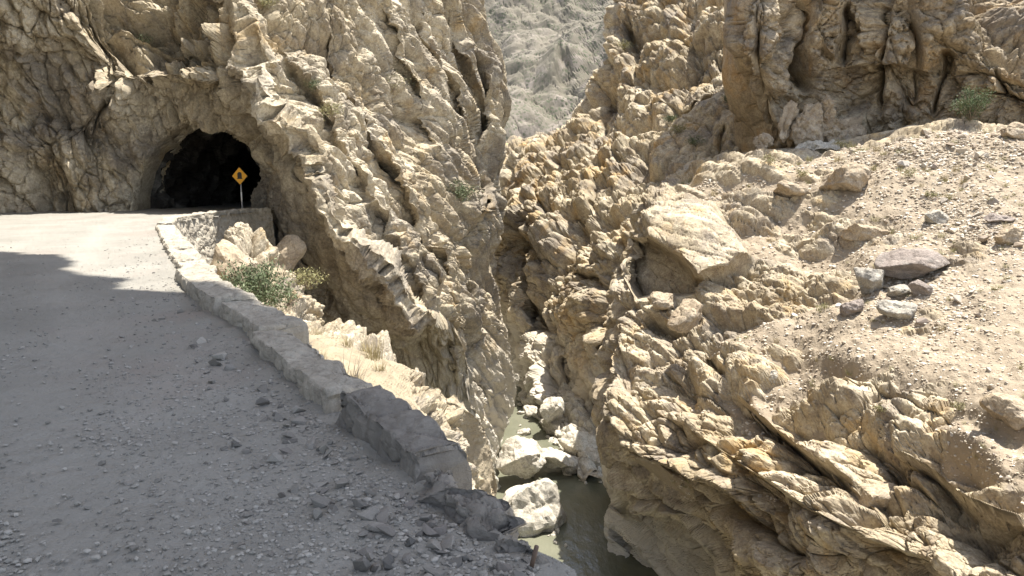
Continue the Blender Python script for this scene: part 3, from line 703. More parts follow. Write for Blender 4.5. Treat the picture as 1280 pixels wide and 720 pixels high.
def hull_mesh(name, dims, seed, mat, n=13):
    r = random.Random(seed); bm = bmesh.new()
    for k in range(n):
        v = Vector((r.gauss(0, 1), r.gauss(0, 1), r.gauss(0, 1))).normalized()*r.uniform(.8, 1)
        bm.verts.new((v.x*dims[0]/2, v.y*dims[1]/2, v.z*dims[2]/2))
    h = bmesh.ops.convex_hull(bm, input=bm.verts)
    bmesh.ops.delete(bm, geom=[g for g in h['geom_interior'] if isinstance(g, bmesh.types.BMVert)], context='VERTS')
    bmesh.ops.bevel(bm, geom=list(bm.edges), offset=.012, segments=1, affect='EDGES')
    me = bpy.data.meshes.new(name); bm.to_mesh(me); bm.free(); me.materials.append(mat); return me
def put_rock(name, label, u, v, wpx, hpx, dep, seed, mat, on, rot=(0, 0, 0), cat='boulder', group=None, D=None, planes=14, amp=.05, sink=.18, dents=(), dz=0, sub=5, rnd=.08):
    """(u,v) = middle of the foot of the stone; size given as it is seen"""
    if D is None: P, _, D = hit(on, u, v)
    else: P = Vector(at(u, v, D))
    w, h = wpx*D/F, hpx*D/F*1.05
    me = rock_mesh(name, (w, w*dep, h), seed, sub, mat, planes, amp, rnd, dents)
    o = link(name, me, None, (P.x, P.y+w*dep*.25, P.z+h*(.5-sink)+dz), rot)
    tag(o, label, cat, group); return o

put_rock('boulder', 'flat topped mauve boulder lying on two smaller stones', 1146, 352, 76, 36, .8, 102, M['mauve'], 'rock_slope', (0, R(3), R(-8)), planes=7, amp=.03, dz=.25)
put_rock('boulder', 'grey upright boulder leaning left of the mauve flat topped boulder', 1090, 366, 46, 44, .8, 103, M['greyrock'], 'rock_slope', (0, R(28), R(20)), planes=8)
put_rock('boulder', 'pale grey wedge boulder lowest in the cluster under the mauve boulder', 1128, 396, 48, 24, .8, 104, M['greyrock'], 'rock_slope', (0, R(6), R(-20)), planes=8)
put_rock('boulder', 'small grey stone wedged under the left end of the mauve boulder', 1124, 370, 28, 18, .9, 105, M['greyrock'], 'rock_slope', (0, 0, R(30)), planes=9)
put_rock('boulder', 'small grey stone under the right end of the mauve boulder', 1155, 366, 30, 17, .9, 106, M['mauve'], 'rock_slope', (0, 0, R(-30)), planes=9)
put_rock('boulder', 'brown rounded boulder half sunk in the soil left of the grey upright boulder', 1070, 391, 38, 28, .9, 107, M['mauve'], 'rock_slope', (0, 0, R(10)), planes=16, sink=.35, rnd=.8)
put_rock('boulder', 'large tan wedge boulder on the upper slope under the cliff, shaded on its left face', 1062, 238, 58, 42, .9, 108, M['boulder'], 'rock_slope', (0, R(-14), R(15)), planes=8)
put_rock('boulder', 'long tan rock below the wedge boulder on the upper slope', 990, 248, 46, 24, .9, 109, M['boulder'], 'rock_slope', (0, R(14), R(10)), planes=9)
put_rock('boulder', 'tan slab rock sticking out left of the mauve boulder and above it', 1084, 300, 58, 26, .8, 110, M['boulder'], 'rock_slope', (0, R(12), R(10)), planes=9)
put_rock('boulder', 'grey knobbly rock at the edge of the bare soil above the mauve boulder', 1170, 278, 30, 20, .9, 111, M['greyrock'], 'rock_slope', (0, 0, R(10)), planes=12)
put_rock('boulder', 'dark brown flat rock in the stone heap by the right edge', 1250, 277, 38, 13, .8, 112, M['mauve'], 'rock_slope', (0, R(-3), R(5)), planes=9)
put_rock('boulder', 'tan block in the stone heap by the right edge', 1264, 302, 30, 22, .9, 113, M['boulder'], 'rock_slope', (0, 0, R(25)), planes=9)
put_rock('boulder', 'tan boulder with a dark shaded foot cut by the right edge', 1268, 530, 62, 38, .9, 114, M['boulder'], 'rock_slope', (0, R(10), R(10)), planes=9)
put_rock('boulder', 'round pale boulder in the notch below the huge overhanging boulder', 830, 388, 46, 30, .9, 115, M['boulder'], 'rock_slope', (0, 0, 0), planes=24, rnd=.9, D=45)
put_rock('boulder', 'ochre block with a dark left side perched on the ledge below the huge boulder', 860, 408, 46, 36, .9, 116, M['boulder'], 'rock_slope', (0, R(-8), R(20)), planes=8, D=41)
put_rock('boulder', 'small white stone standing upright on the soil slope', 969, 478, 12, 17, .8, 117, M['white'], 'rock_slope', (0, R(10), 0), planes=9)
put_rock('boulder', 'pale wedge boulder on the ledge by the undercut nose', 1100, 640, 70, 42, .9, 118, M['boulder'], 'rock_slope', (0, R(18), R(14)), planes=8, D=25.2)
put_rock('boulder', 'grey brown boulder at the far right foot of the cliff', 1272, 172, 40, 26, .9, 119, M['boulder'], 'rock_slope', (0, 0, 0), planes=14, rnd=.7)
put_rock('boulder', 'pale pinkish rock rib rising behind the kerb stones, shrub at its foot', 292, 400, 92, 122, .8, 180, M['boulder'], None, (0, R(-8), R(20)), 'boulder', None, 25.5, 9, .04)
# pale outcrop leaning on the cliff foot
for k, (u, v, w, h, lab) in enumerate([
    (1048, 180, 64, 50, 'round faced cream rock slab at the foot of the shaded cliff'), (1012, 178, 42, 52, 'jagged cream rock standing left of the round faced slab'),
    (985, 172, 26, 48, 'tall thin tan rock in the outcrop against the shaded cliff'), (1030, 188, 80, 16, 'low white rock sill under the cream outcrop'), (955, 188, 30, 22, 'small cream rock at the left end of the outcrop'), (1034, 152, 20, 36, 'narrow tan pinnacle behind the cream slab')]):
    put_rock('boulder', lab, u, v, w, h, .7, 130+k, M['boulder'] if k != 3 else M['white'], 'rock_slope', (0, R(6*(k % 3-1)), R(20*k)), 'boulder', None, 60.5-(k == 3)*1.5, 8, .10)
# bleached rocks in the river
for k, (u, v, w, h, dep, D, lab) in enumerate([
    (665, 714, 96, 150, .9, 47.0, 'tall bleached rock pillar standing in the river beside the left bank'),
    (656, 600, 80, 58, .9, 53.5, 'rounded white rock above the tall bleached pillar'),
    (698, 592, 62, 30, 1.2, 56, 'low white rock ledge crossing the river between the pools'),
    (722, 578, 44, 40, 1.3, 58.5, 'bleached boulder at the foot of the white bank beside the upper pool'),
    (690, 528, 34, 34, 1.3, 65, 'bleached boulder on the right bank upstream of the pool'),
    (668, 494, 28, 30, 1.3, 73, 'knobbly white boulder upstream under the dark gorge slot'),
    (648, 462, 34, 36, 1.2, 84, 'small bleached boulder farthest up the gorge'),
    (744, 590, 40, 34, 1.2, 57.5, 'cream boulder at the right end of the bleached bank'),
    (690, 715, 30, 30, 1.0, 46, 'cream boulder at the foot of the bleached pillar'),
    (655, 545, 18, 10, 1.2, 62, 'flat pale rock just above water in the upper pool'),
    (664, 520, 22, 14, 1.2, 66, 'pale rounded rock at the head of the upper pool'),
    (641, 485, 16, 22, 1.2, 74, 'pale rock wedged at the foot of the left gorge wall')]):
    put_rock('river_boulder', lab, u, v, w, h, dep, 150+k, M['white'], None, (0, R(5*(k % 3-1)), R(35*k)), 'boulder', None, D, 14, .05, .10, rnd=.55)
KW = [rock_mesh('river_stone', (1, random.uniform(.7, .95), random.uniform(.5, .8)), 380+k, 3, M['white'], 12, .04, .4) for k in range(6)]
for k in range(40):
    u, v, D = random.choice([(650, 470, 84), (664, 505, 73), (690, 555, 63), (712, 588, 58), (660, 605, 54), (742, 598, 55.5), (640, 530, 66), (690, 700, 47), (700, 715, 46)])
    u += random.uniform(-16, 16); D *= random.uniform(.96, 1.04); x = (u-640)/F*D; sz = random.uniform(4, 11)*D/F
    o = link('river_stone', random.choice(KW), None, (x, D, -22+sz*random.uniform(0, .3)), (random.uniform(-.4, .4), random.uniform(-.4, .4), random.uniform(0, 6.28)), sz)
    tag(o, 'small bleached stone at the edge of the river', 'stone', 'small bleached stones along the river')
put_rock('river_boulder', 'dark grey block lying on the white ledge beside the lower pool', 712, 590, 24, 18, 1, 170, M['greyrock'], None, (0, R(8), R(20)), 'boulder', None, 56.5, 8, .03)
put_rock('river_boulder', 'grey slab awash in the lower pool', 698, 638, 32, 26, 1.6, 171, M['greyrock'], None, (0, 0, R(20)), 'boulder', None, 51.5, 10, .02, .55)
put_rock('river_boulder', 'flat pale stone awash by the right wall of the lower pool', 748, 597, 20, 6, 1.4, 172, M['white'], None, (0, 0, 0), 'boulder', None, 54.5, 12, .03, .3)
put_rock('rock_slab', 'smooth slab of rock leaning below the retaining wall by the tunnel', 352, 346, 44, 58, .4, 173, M['boulder'], None, (R(-20), R(42), R(-10)), 'boulder', None, 33.5, 7, .03)

# ------------------------------------------------------------------ road
INNER = [ground(u, v) for u, v in ((1000, 1250), (735, 830), (676, 718), (616, 690), (555, 645), (517, 616), (459, 570), (413, 530), (309, 432), (292, 412), (248, 385), (213, 343), (195, 285))]
INNER += [(-14.0, 29.0), (-14.3, 33), (-13.8, 36), (-13.2, 38.4), (-13.2, 46)]
IN = np.array(INNER)
def edge_x(y): return np.interp(y, IN[:, 1], IN[:, 0])
def road_z(x, y):
    p = np.stack([x, y, np.zeros_like(x)], 1).astype(f32)
    z = .05*gnoise(p/f32(3.1), 5)+.022*fbm(p/f32(.8), 6, 3)+.010*fbm(p/f32(.16), 7, 3)
    near = np.exp(-np.maximum(0, edge_x(y)-x)/.55)
    z = z+.07*near*(.6+.8*gnoise(p/f32(.5), 8))
    return z
vv = np.concatenate([np.linspace(259.5, 268, 30), np.linspace(268.6, 760, 420), np.linspace(762, 1400, 120)])
uu = np.linspace(-420, 960, 1050)
X = np.zeros((len(vv), len(uu))); Y = X.copy()
for i, v in enumerate(vv):
    k = (0-EYE)/(-ST+CT*(CY-v)/F); X[i] = (uu-CX)/F*k; Y[i] = k*(CT+ST*(CY-v)/F)
X = np.where(Y > 0, X, 0)
ex = edge_x(Y)+.12+.45*sstep(23, 26, Y)
Z = road_z(X.ravel(), Y.ravel()).reshape(X.shape)
def lane(x, y):
    e = edge_x(y)-x+.5*gnoise(np.stack([x/4, y/4, x*0], 1).astype(f32), 77)
    return np.clip(np.exp(-((e-2.0)/.42)**2)+np.exp(-((e-4.1)/.45)**2)+.8*np.exp(-((e-6.6)/.6)**2), 0, 1)*(.6+.5*gnoise(np.stack([x/1.5, y/1.5, x*0], 1).astype(f32), 78))
LANE = lane(X.ravel(), Y.ravel()); Z = Z-.025*LANE.reshape(X.shape)
keep = (X < ex+.05); keep = keep[:-1, :-1] & keep[1:, 1:]
me = mesh_np('road', np.stack([X, Y, Z], -1).reshape(-1, 3), grid_faces(len(vv), len(uu), keep), M['road'], True, {'lane': LANE})
struct(link('road', me))
V = [(-60, -30, -.12), (6, -30, -.12), (1.6, .6, -.12), (.1, 3.6, -.12), (-1.7, 6, -.12), (-3.2, 8.6, -.12), (-6.9, 14.4, -.12), (-13, 26, -.12), (-14.4, 33, -.12), (-13.3, 38.4, -.12), (-8, 85, -.12), (-60, 85, -.12)]
me = bpy.data.meshes.new('roadbed'); nV = len(V); me.from_pydata(V+[(x, y, -4) for x, y, z in V], [], [list(range(nV))]+[[i, nV+i, nV+(i+1) % nV, (i+1) % nV] for i in range(nV)]); me.materials.append(M['road']); struct(link('roadbed', me))

# ------------------------------------------------------------------ parapet blocks
def path_block(name, label, path, width, h0, h1, mat, seed, amp=.03, rough=.02, step=.03, cat='parapet', base=-.35, round_=.12, wvar=.1, blk=.22):
    """a length of low wall: section swept along the road edge, worn and chipped"""
    pts = np.array(path, float); L = np.concatenate([[0], np.cumsum(np.linalg.norm(np.diff(pts, axis=0), axis=1))]); n = max(8, int(L[-1]/step))
    s = np.linspace(0, L[-1], n); c = np.stack([np.interp(s, L, pts[:, k]) for k in (0, 1)], 1)
    tg = np.gradient(c, axis=0); tg /= np.linalg.norm(tg, axis=1)[:, None]
    ker = np.ones(9)/9
    for k in (0, 1): tg[:, k] = np.convolve(np.pad(tg[:, k], 4, 'edge'), ker, 'valid')
    nrm = np.stack([tg[:, 1], -tg[:, 0]], 1)          # away from the road
    m = int((width+2*.6)/step)
    pr = []
    H = 1.0
    sec = [(0, base), (0, .55), (.03, .86), (round_, 1.0), (.5, 1.03), (1-round_, .99), (1, .8), (1.02, base)]
    sec = np.array(sec); sx = sec[:, 0]*width
    q = np.linspace(0, 1, max(24, m)); l = np.concatenate([[0], np.cumsum(np.hypot(np.diff(sx), np.diff(np.where(sec[:, 1] < 0, sec[:, 1]*1, sec[:, 1]*h0))))]); l /= l[-1]
    px = np.interp(q, l, sx); pz = np.interp(q, l, sec[:, 1])
    P = np.zeros((n, len(q), 3))
    g = np.stack([s*1.3, np.full(n, seed*3.3), np.zeros(n)], 1).astype(f32)
    hh = np.interp(s, [0, L[-1]], [h0, h1])*(1+wvar*1.5*fbm(g, seed, 3)); ww = 1+wvar*fbm(g+9, seed, 2)
    endr = np.clip(np.minimum(s, L[-1]-s)/.06, 0, 1)**.5
    for j in range(len(q)):
        off = px[j]*ww
        P[:, j, 0] = c[:, 0]+nrm[:, 0]*off; P[:, j, 1] = c[:, 1]+nrm[:, 1]*off
        P[:, j, 2] = np.where(pz[j] < 0, pz[j], pz[j]*hh*(.75+.25*endr))
    du = np.gradient(P, axis=1); dv_ = np.gradient(P, axis=0); N = np.cross(du, dv_); N /= np.maximum(np.linalg.norm(N, axis=-1, keepdims=True), 1e-9)
    if N[n//2, len(q)//2, 2] < 0: N = -N
    p = P.reshape(-1, 3).astype(f32)
    d = displace(p, [('blk', (blk*1.6, blk, blk), amp, 1.1, amp*.5, seed), ('blk', (blk*.45, blk*.4, blk*.35), amp*.4, 1., amp*.15, seed+1), ('fbm', (.15, .15, .15), rough, 5, seed+2)], I3).reshape(n, len(q))
    P = P+N*d[..., None]
    V = P.reshape(-1, 3); a = np.arange(n*len(q)).reshape(n, len(q)); Fq = grid_faces(n, len(q))
    me = mesh_np(name, V, Fq, mat, False)
    bm = bmesh.new(); bm.from_mesh(me); bm.verts.ensure_lookup_table()
    for row in (a[0], a[-1]):
        try: bm.faces.new([bm.verts[int(i)] for i in row])
        except ValueError: pass
    bmesh.ops.recalc_face_normals(bm, faces=bm.faces); bm.to_mesh(me); bm.free()
    o = link(name, me); tag(o, label, cat); return o
g_ = lambda *q: [ground(u, v) for u, v in q]
path_block('parapet_block', 'long broken grey parapet block with a jagged dark inner face, nearest to us', g_((598,684),(580,668),(555,648),(517,618)), .31, .10, .25, M['broken'], 201, .05, .016, .015, round_=.16, wvar=.35, blk=.36)
path_block('parapet_block', 'low crumbled last stub of the parapet at the bottom edge of the view', g_((672,726),(640,709),(606,691)), .17, .06, .11, M['broken'], 216, .035, .02, .014, round_=.25, wvar=.4, blk=.22)
path_block('parapet_block', 'squat grey parapet block with a bluish broken face beside the long nearest block', g_((512,614),(487,592),(459,570),(416,530)), .42, .33, .30, M['broken'], 204, .026, .010, .016, round_=.08, wvar=.18, blk=.6)
path_block('parapet_block', 'long straight parapet block with a dusty flat top and dry grass behind it', g_((405,521),(360,482),(312,436)), .46, .24, .20, M['parapet'], 207, .016, .008, .02, round_=.06, wvar=.12, blk=.34)
path_block('parapet_block', 'short thick parapet block tilted beside the long straight block', g_((322,432),(300,416),(272,398)), .62, .24, .24, M['parapet'], 210, .014, .010, .02, round_=.06, wvar=.10, blk=.36)
path_block('parapet_block', 'sunlit end parapet block below the row of flat kerb stones', g_((266,398),(244,382),(218,350)), .62, .30, .22, M['parapet'], 213, .014, .010, .024, round_=.06, wvar=.10, blk=.36)
kerb = [(228,349),(217,335),(209,320),(203,307),(198,296),(194,287)]
for k in range(5):
    a, b = ground(*kerb[k]), ground(*kerb[k+1])
    path_block('kerb_stone', ['whitish flat kerb stone next to the sunlit end block', 'whitish flat kerb stone second from the sunlit end block', 'middle stone of the whitish kerb row', 'whitish flat kerb stone second from the far end of the row', 'farthest whitish kerb stone where the wall turns'][k],
        [a, tuple(np.array(a)+(np.array(b)-np.array(a))*.95)], .62, .20, .18, M['wallconc'], 220+k*3, .02, .012, .05, 'kerb stone', round_=.05)

# retaining wall round the re-entrant gully
def retaining():
    path = np.array([(-12.35, 26.3), (-13.0, 28.0), (-13.8, 30), (-14.1, 32), (-14.0, 34.4), (-13.75, 36.2), (-13.3, 37.4), (-12.6, 38.7)])
    L = np.concatenate([[0], np.cumsum(np.linalg.norm(np.diff(path, axis=0), axis=1))]); n = 300; s = np.linspace(0, L[-1], n)
    c = np.stack([np.interp(s, L, path[:, k]) for k in (0, 1)], 1)
    for k in (0, 1): c[:, k] = np.convolve(np.pad(c[:, k], 12, 'edge'), np.ones(25)/25, 'valid')
    tg = np.gradient(c, axis=0); tg /= np.linalg.norm(tg, axis=1)[:, None]; nrm = np.stack([tg[:, 1], -tg[:, 0]], 1)
    prof = [(-.28, -.4)]+[(-.28, z) for z in (-.1, .1, .20)]+[(x, .24) for x in np.linspace(-.24, .24, 10)]+[(.28+.10*max(0, -z), z) for z in np.linspace(.2, -7, 130)]
    P = np.zeros((n, len(prof), 3))
    for j, (o_, z) in enumerate(prof):
        P[:, j, :2] = c+nrm*o_; P[:, j, 2] = z
    du = np.gradient(P, axis=1); dv_ = np.gradient(P, axis=0); N = np.cross(du, dv_); N /= np.maximum(np.linalg.norm(N, axis=-1, keepdims=True), 1e-9)
    if N[n//2, 8, 2] < 0: N = -N
    d = displace(P.reshape(-1, 3).astype(f32), [('blk', (.6, .6, .35), .02, 1., .03, 231), ('blk', (.3, .3, .2), .012, 1., .01, 232), ('fbm', (.8, .8, .5), .03, 4, 233)], I3).reshape(n, -1)
    P = P+N*d[..., None]
    me = mesh_np('retaining_wall', P.reshape(-1, 3), grid_faces(n, len(prof)), M['wallconc'], False)
    bm = bmesh.new(); bm.from_mesh(me); bm.verts.ensure_lookup_table(); m_ = len(prof)
    for r_ in (0, n-1): bm.faces.new([bm.verts[r_*m_+j] for j in range(m_)])
    bm.to_mesh(me); bm.free(); o = link('retaining_wall', me)
    tag(o, 'curved pale masonry retaining wall carrying the road to the tunnel', 'wall')
retaining()

# ------------------------------------------------------------------ road sign
def box_bm(bm, x0, x1, y0, y1, z0, z1):
    r = bmesh.ops.create_cube(bm, size=1)
    for v in r['verts']: v.co = Vector(((x0+x1)/2+v.co.x*(x1-x0), (y0+y1)/2+v.co.y*(y1-y0), (z0+z1)/2+v.co.z*(z1-z0)))
def bm_obj(name, bm, mat, parent=None, smooth=False):
    me = bpy.data.meshes.new(name); bmesh.ops.recalc_face_normals(bm, faces=bm.faces); bm.to_mesh(me); bm.free(); me.materials.append(mat)
    if smooth: me.polygons.foreach_set('use_smooth', [True]*len(me.polygons))
    return link(name, me, parent)
def prism(pts, y0, y1):
    bm = bmesh.new(); a = [bm.verts.new((x, y0, z)) for x, z in pts]; b = [bm.verts.new((x, y1, z)) for x, z in pts]
    bm.faces.new(a); bm.faces.new(b[::-1]); n = len(pts)
    for i in range(n): bm.faces.new([a[i], b[i], b[(i+1) % n], a[(i+1) % n]])
    return bm
def cyl(bm, r, z0, z1, seg=16):
    m = Matrix.Translation((0, 0, (z0+z1)/2)); bmesh.ops.create_cone(bm, cap_ends=True, segments=seg, radius1=r, radius2=r, depth=z1-z0, matrix=m)
SD = 37.3
sp = at(300.5, 220, SD); top = sp[2]
sg = empty('road_sign', (sp[0], SD, 0), R(-14))
tag(sg, 'yellow diamond warning sign with a black tunnel symbol on a banded post', 'road sign')
bm = bmesh.new(); cyl(bm, .03, -.3, top+.3); bm_obj('post', bm, M['alu'], sg, True)
for z0, z1, mm in ((.55, 1.05, 'postw'),):
    bm = bmesh.new(); cyl(bm, .033, z0, z1); bm_obj('band', bm, M[mm], sg, True)
def diamond(r, y0, y1, z): return prism([(0, z-r), (r, z), (0, z+r), (-r, z)], y0, y1)
bd = bm_obj('sign_board', diamond(.445, -.062, -.046, top), M['black'], sg)
bm_obj('sign_face', diamond(.425, -.066, -.0615, top), M['yellow'], bd)
arch = [(-.12, -.13), (.12, -.13), (.12, .08)]+[(.12*math.cos(a), .08+.10*math.sin(a)) for a in np.linspace(.2, math.pi-.2, 9)]+[(-.12, .08)]
arch = [(-.155, -.165), (.155, -.165), (.155, -.13)]+arch[1:]+[(-.12, -.13), (-.155, -.13)]
bm_obj('tunnel_symbol', prism([(x, z+top+.02) for x, z in arch], -.070, -.0655), M['black'], bd)

# steel stub on the parapet end
x, y = ground(664, 690, .2)
bm = bmesh.new(); cyl(bm, .012, -.12, .05, 10); o = bm_obj('steel_stub', bm, M['rust'], None, True); o.location = (x+.02, y+.12, .12); o.rotation_euler = (R(8), R(12), 0)
tag(o, 'short rusty steel stub sticking up from the broken parapet end', 'steel stub')

# ------------------------------------------------------------------ loose stones on the road
KINDS = [hull_mesh('road_stone', (1.1, random.uniform(.65, 1), random.uniform(.4, .75)), 300+k, M['stone'], random.choice([9, 11, 13])) for k in range(16)]
def stone_at(px, py, size, label, group, name='road_stone', sink=.12, kinds=KINDS, z=None, tilt=.7):
    me = random.choice(kinds); zz = float(road_z(np.array([px]), np.array([py]))[0]) if z is None else z
    o = link(name, me, None, (px, py, zz+size*(.22-sink)), (random.uniform(-tilt, tilt), random.uniform(-tilt, tilt), random.uniform(0, 6.28)), size)
    tag(o, label, 'stone', group); return o
special = [(408,570,26,'dark angular stone beside the squat block, largest of a loose pair'),(405,618,16,'small grey stone below the loose pair near the squat block'),(357,566,22,'oval grey stone lying alone left of the loose pair'),(452,712,38,'flat grey slab of rubble at the bottom edge of the road'),(482,672,34,'narrow grey sliver of rock standing among the rubble near the bottom'),(557,684,34,'square grey rubble stone leaning by the foot of the jagged block'),(487,706,30,'upright pointed stone at the bottom edge next to the flat slab'),(510,702,22,'tilted splinter stone at the bottom edge right of the pointed stone'),(275,450,26,'broad flat grey stone at the foot of the tilted parapet block'),(330,505,24,'dark flat stone in the rubble strip beside the long straight block'),(310,645,15,'small dark stone alone in the middle of the lower road'),(168,690,16,'dark flat pebble lying alone on the lower left of the road')]
for u, v, w, lab in special:
    x, y = ground(u, v); stone_at(x, y, w*y/F*1.1, lab, None, 'rubble_stone', .05)
GL = 'grey angular stone lying loose on the gravel road'
cnt = 0
while cnt < 282:
    v = 330+430*random.random()**.8; u = random.uniform(-10, 720)
    x, y = ground(u, v); e = float(edge_x(y))-x
    if e < .12 or y > 22: continue
    pr = math.exp(-(e/.8)**1.5)+.05+.12*(gnoise(np.array([[x/1.7, y/1.7, 3]], f32), 9)[0] > .18)
    if random.random() > pr: continue
    sz = random.choice([.04, .05, .06, .08, .10, .13])*random.uniform(.7, 1.25)*(1.1 if e < .9 else .5)*(1+.015*y)
    stone_at(x, y, sz, GL, 'loose stones on the road'); cnt += 1
# gravel too fine to count: one body
def gravel(name, n, gen, mat, smin, smax):
    Vs, Fs, k = [], [], 0; V0, F0 = ico(1); V0 = V0
    P, S = gen(n)
    r = np.random.default_rng(5)
    for i in range(len(P)):
        s = S[i]; q = V0*r.uniform(.7, 1.2, (len(V0), 1))*np.array([1, r.uniform(.6, 1), r.uniform(.35, .7)])*s
        a = r.uniform(0, 6.28); c, sn = math.cos(a), math.sin(a); q = q @ np.array([[c, sn, 0], [-sn, c, 0], [0, 0, 1]])
        Vs.append(q+P[i]); Fs.append(F0+k); k += len(V0)
    o = link(name, mesh_np(name, np.concatenate(Vs), np.concatenate(Fs), mat, False)); o['kind'] = 'stuff'; return o
def gen_road(n):
    P, S = [], []
    while len(P) < n:
        v = 300+480*random.random(); u = random.uniform(-40, 740); x, y = ground(u, v); e = float(edge_x(y))-x
        if e < .02: continue
        if random.random() > .06+.85*math.exp(-e/.9)+.30*(gnoise(np.array([[x/1.3, y/1.3, 8]], f32), 9)[0] > .1): continue
        if random.random() < .8*min(1, max(0, float(lane(np.array([x]), np.array([y]))[0])*1.6)): continue
        s = random.choice([.005, .006, .008, .010, .013, .018])*random.uniform(.7, 1.3)*(1+.03*y); P.append((x, y, 0)); S.append(s)
    P = np.array(P); P[:, 2] = road_z(P[:, 0], P[:, 1])+.2*np.array(S); return P, S
def gm():
    t = NT('fine_gravel'); g = t.n('ShaderNodeNewGeometry'); c = t.ramp(g.outputs['Random Per Island'], [(0, (.18, .17, .15)), (.5, (.25, .235, .205)), (1, (.34, .318, .28))]); return t.done(c, .9, None, .2)
def gm2():
    t = NT('fine_scree'); g = t.n('ShaderNodeNewGeometry'); c = t.ramp(g.outputs['Random Per Island'], [(0, (.25, .20, .15)), (.45, (.42, .35, .26)), (.8, (.52, .46, .37)), (1, (.60, .56, .49))]); return t.done(c, .9, None, .2)
gravel('gravel', 7000, gen_road, gm(), .01, .03)

# ------------------------------------------------------------------ scree on the right slope
KD = [hull_mesh('slope_stone', (1.1, random.uniform(.65, 1), random.uniform(.5, .85)), 340+k, M['debris'], random.choice([9, 11, 13])) for k in range(16)]
S = SHEETS['rock_slope']
vis = (S['u'] > 840) & (S['u'] < 1300) & (S['v'] > 150) & (S['v'] < 740)
idx = np.argwhere(vis & (S['soil'] > .6))
def heap(u, v):
    return np.exp(-((u-1250)/70)**2-((v-290)/28)**2)+.8*np.exp(-((u-1150)/60)**2-((v-375)/40)**2)+.8*np.exp(-((u-1180)/90)**2-((v-190)/30)**2)+.5*np.exp(-((u-1200)/60)**2-((v-265)/24)**2)
cnt = 0
while cnt < 292:
    i, j = idx[random.randrange(len(idx))]; u, v = S['u'][i, j], S['v'][i, j]
    if random.random() > .13+heap(u, v): continue
    P = S['P'][i, j]; D = S['D'][i, j]; wpx = random.choice([4, 6, 7, 9, 11, 15])*random.uniform(.7, 1.2)*(1.25 if heap(u, v) > .4 else .9)
    s = wpx*D/F; me = random.choice(KD)
    o = link('slope_stone', me, None, (P[0], P[1], P[2]+s*.08), (random.uniform(-.5, .5), random.uniform(-.5, .5), random.uniform(0, 6.28)), s)
    tag(o, 'tan or pale stone lying loose on the dusty right slope', 'stone', 'loose stones on the right slope'); cnt += 1
def gen_slope(n):
    P, Q = [], []
    while len(P) < n:
        i, j = idx[random.randrange(len(idx))]; u, v = S['u'][i, j], S['v'][i, j]
        if random.random() > .25+heap(u, v): continue
        s = random.choice([.9, 1.3, 1.9, 2.8])*random.uniform(.7, 1.2)*S['D'][i, j]/F; P.append(S['P'][i, j]); Q.append(s)
    return np.array(P), Q
gravel('scree_gravel', 12000, gen_slope, gm2(), 1, 2)

# ------------------------------------------------------------------ plants
def blades(n, r, h, w, seed, lean=.5, droop=.3, seg=3):
    rr = np.random.default_rng(seed); V, Fc = [], []
    for i in range(n):
        a = rr.uniform(0, 6.28); b = r*math.sqrt(rr.uniform(0, 1)); x, y = b*math.cos(a), b*math.sin(a); L = h*rr.uniform(.5, 1.1)
        da = a+rr.normal()*.6; ln = lean*rr.uniform(.2, 1); px = (-math.sin(da)*w/2, math.cos(da)*w/2); k = len(V)
        for s in range(seg+1):
            t = s/seg; ww = 1-t*.85; d = ln*L*t*t+b*.2*t
            V.append((x+math.cos(da)*d-px[0]*ww, y+math.sin(da)*d-px[1]*ww, L*(t-droop*ln*t*t))); V.append((x+math.cos(da)*d+px[0]*ww, y+math.sin(da)*d+px[1]*ww, L*(t-droop*ln*t*t)))
        for s in range(seg): Fc.append((k+2*s, k+2*s+1, k+2*s+3, k+2*s+2))
    return np.array(V), np.array(Fc)
def shrub(name, label, loc, r, h, seed, mat, nst=22, nlf=1400, leaf=.05, cat='shrub', long_=2.2, spread=1.0, group=None):
    rr = np.random.default_rng(seed); root = empty(name, loc); tag(root, label, cat, group)
    SV, SF, LV, LF = [], [], [], []
    def tube(pts, r0):
        k = len(SV); n = len(pts)
        for i, p in enumerate(pts):
            q = r0*(1-.8*i/(n-1))
            for a in (0, 2.09, 4.19): SV.append((p[0]+q*math.cos(a), p[1]+q*math.sin(a), p[2]))
        for i in range(n-1):
            for a in range(3): SF.append((k+3*i+a, k+3*i+(a+1) % 3, k+3*i+3+(a+1) % 3, k+3*i+3+a))
    tips = []
    for i in range(nst):
        a = rr.uniform(0, 6.28); b = rr.uniform(.25, 1)*spread; pts = []; wob = rr.normal(size=(6, 3))*.06*r
        hh = h*rr.uniform(.6, 1.05)*(1-.35*b*b)
        for s in range(6):
            t = s/5; pts.append(np.array([r*b*math.cos(a)*t**.8, r*b*math.sin(a)*t**.8, hh*t**(.75)])+wob[s]*t)
        tube(pts, .012*max(h, .6)); tips.append(pts)
    for i in range(nlf):
        p = tips[rr.integers(nst)]; t = rr.beta(2.2, 1.1)*5; k0 = min(4, int(t)); c = p[k0]+(p[k0+1]-p[k0])*(t-k0)+rr.normal(size=3)*np.array([.13, .13, .09])*r
        c[2] = max(c[2], .02)
        d = rr.normal(size=3)+np.array([0, 0, .5]); d /= np.linalg.norm(d); e = np.cross(d, rr.normal(size=3)); e /= np.linalg.norm(e); l = leaf*rr.uniform(.6, 1.3)*long_; w = leaf*rr.uniform(.5, 1)*.5
        k = len(LV); LV += [c, c+d*l*.5+e*w, c+d*l, c+d*l*.5-e*w]; LF.append((k, k+1, k+2, k+3))
    link('stems', mesh_np('stems', np.array(SV), np.array(SF), M['twig']), root)
    link('foliage', mesh_np('foliage', np.array(LV), np.array(LF), mat), root)
    return root
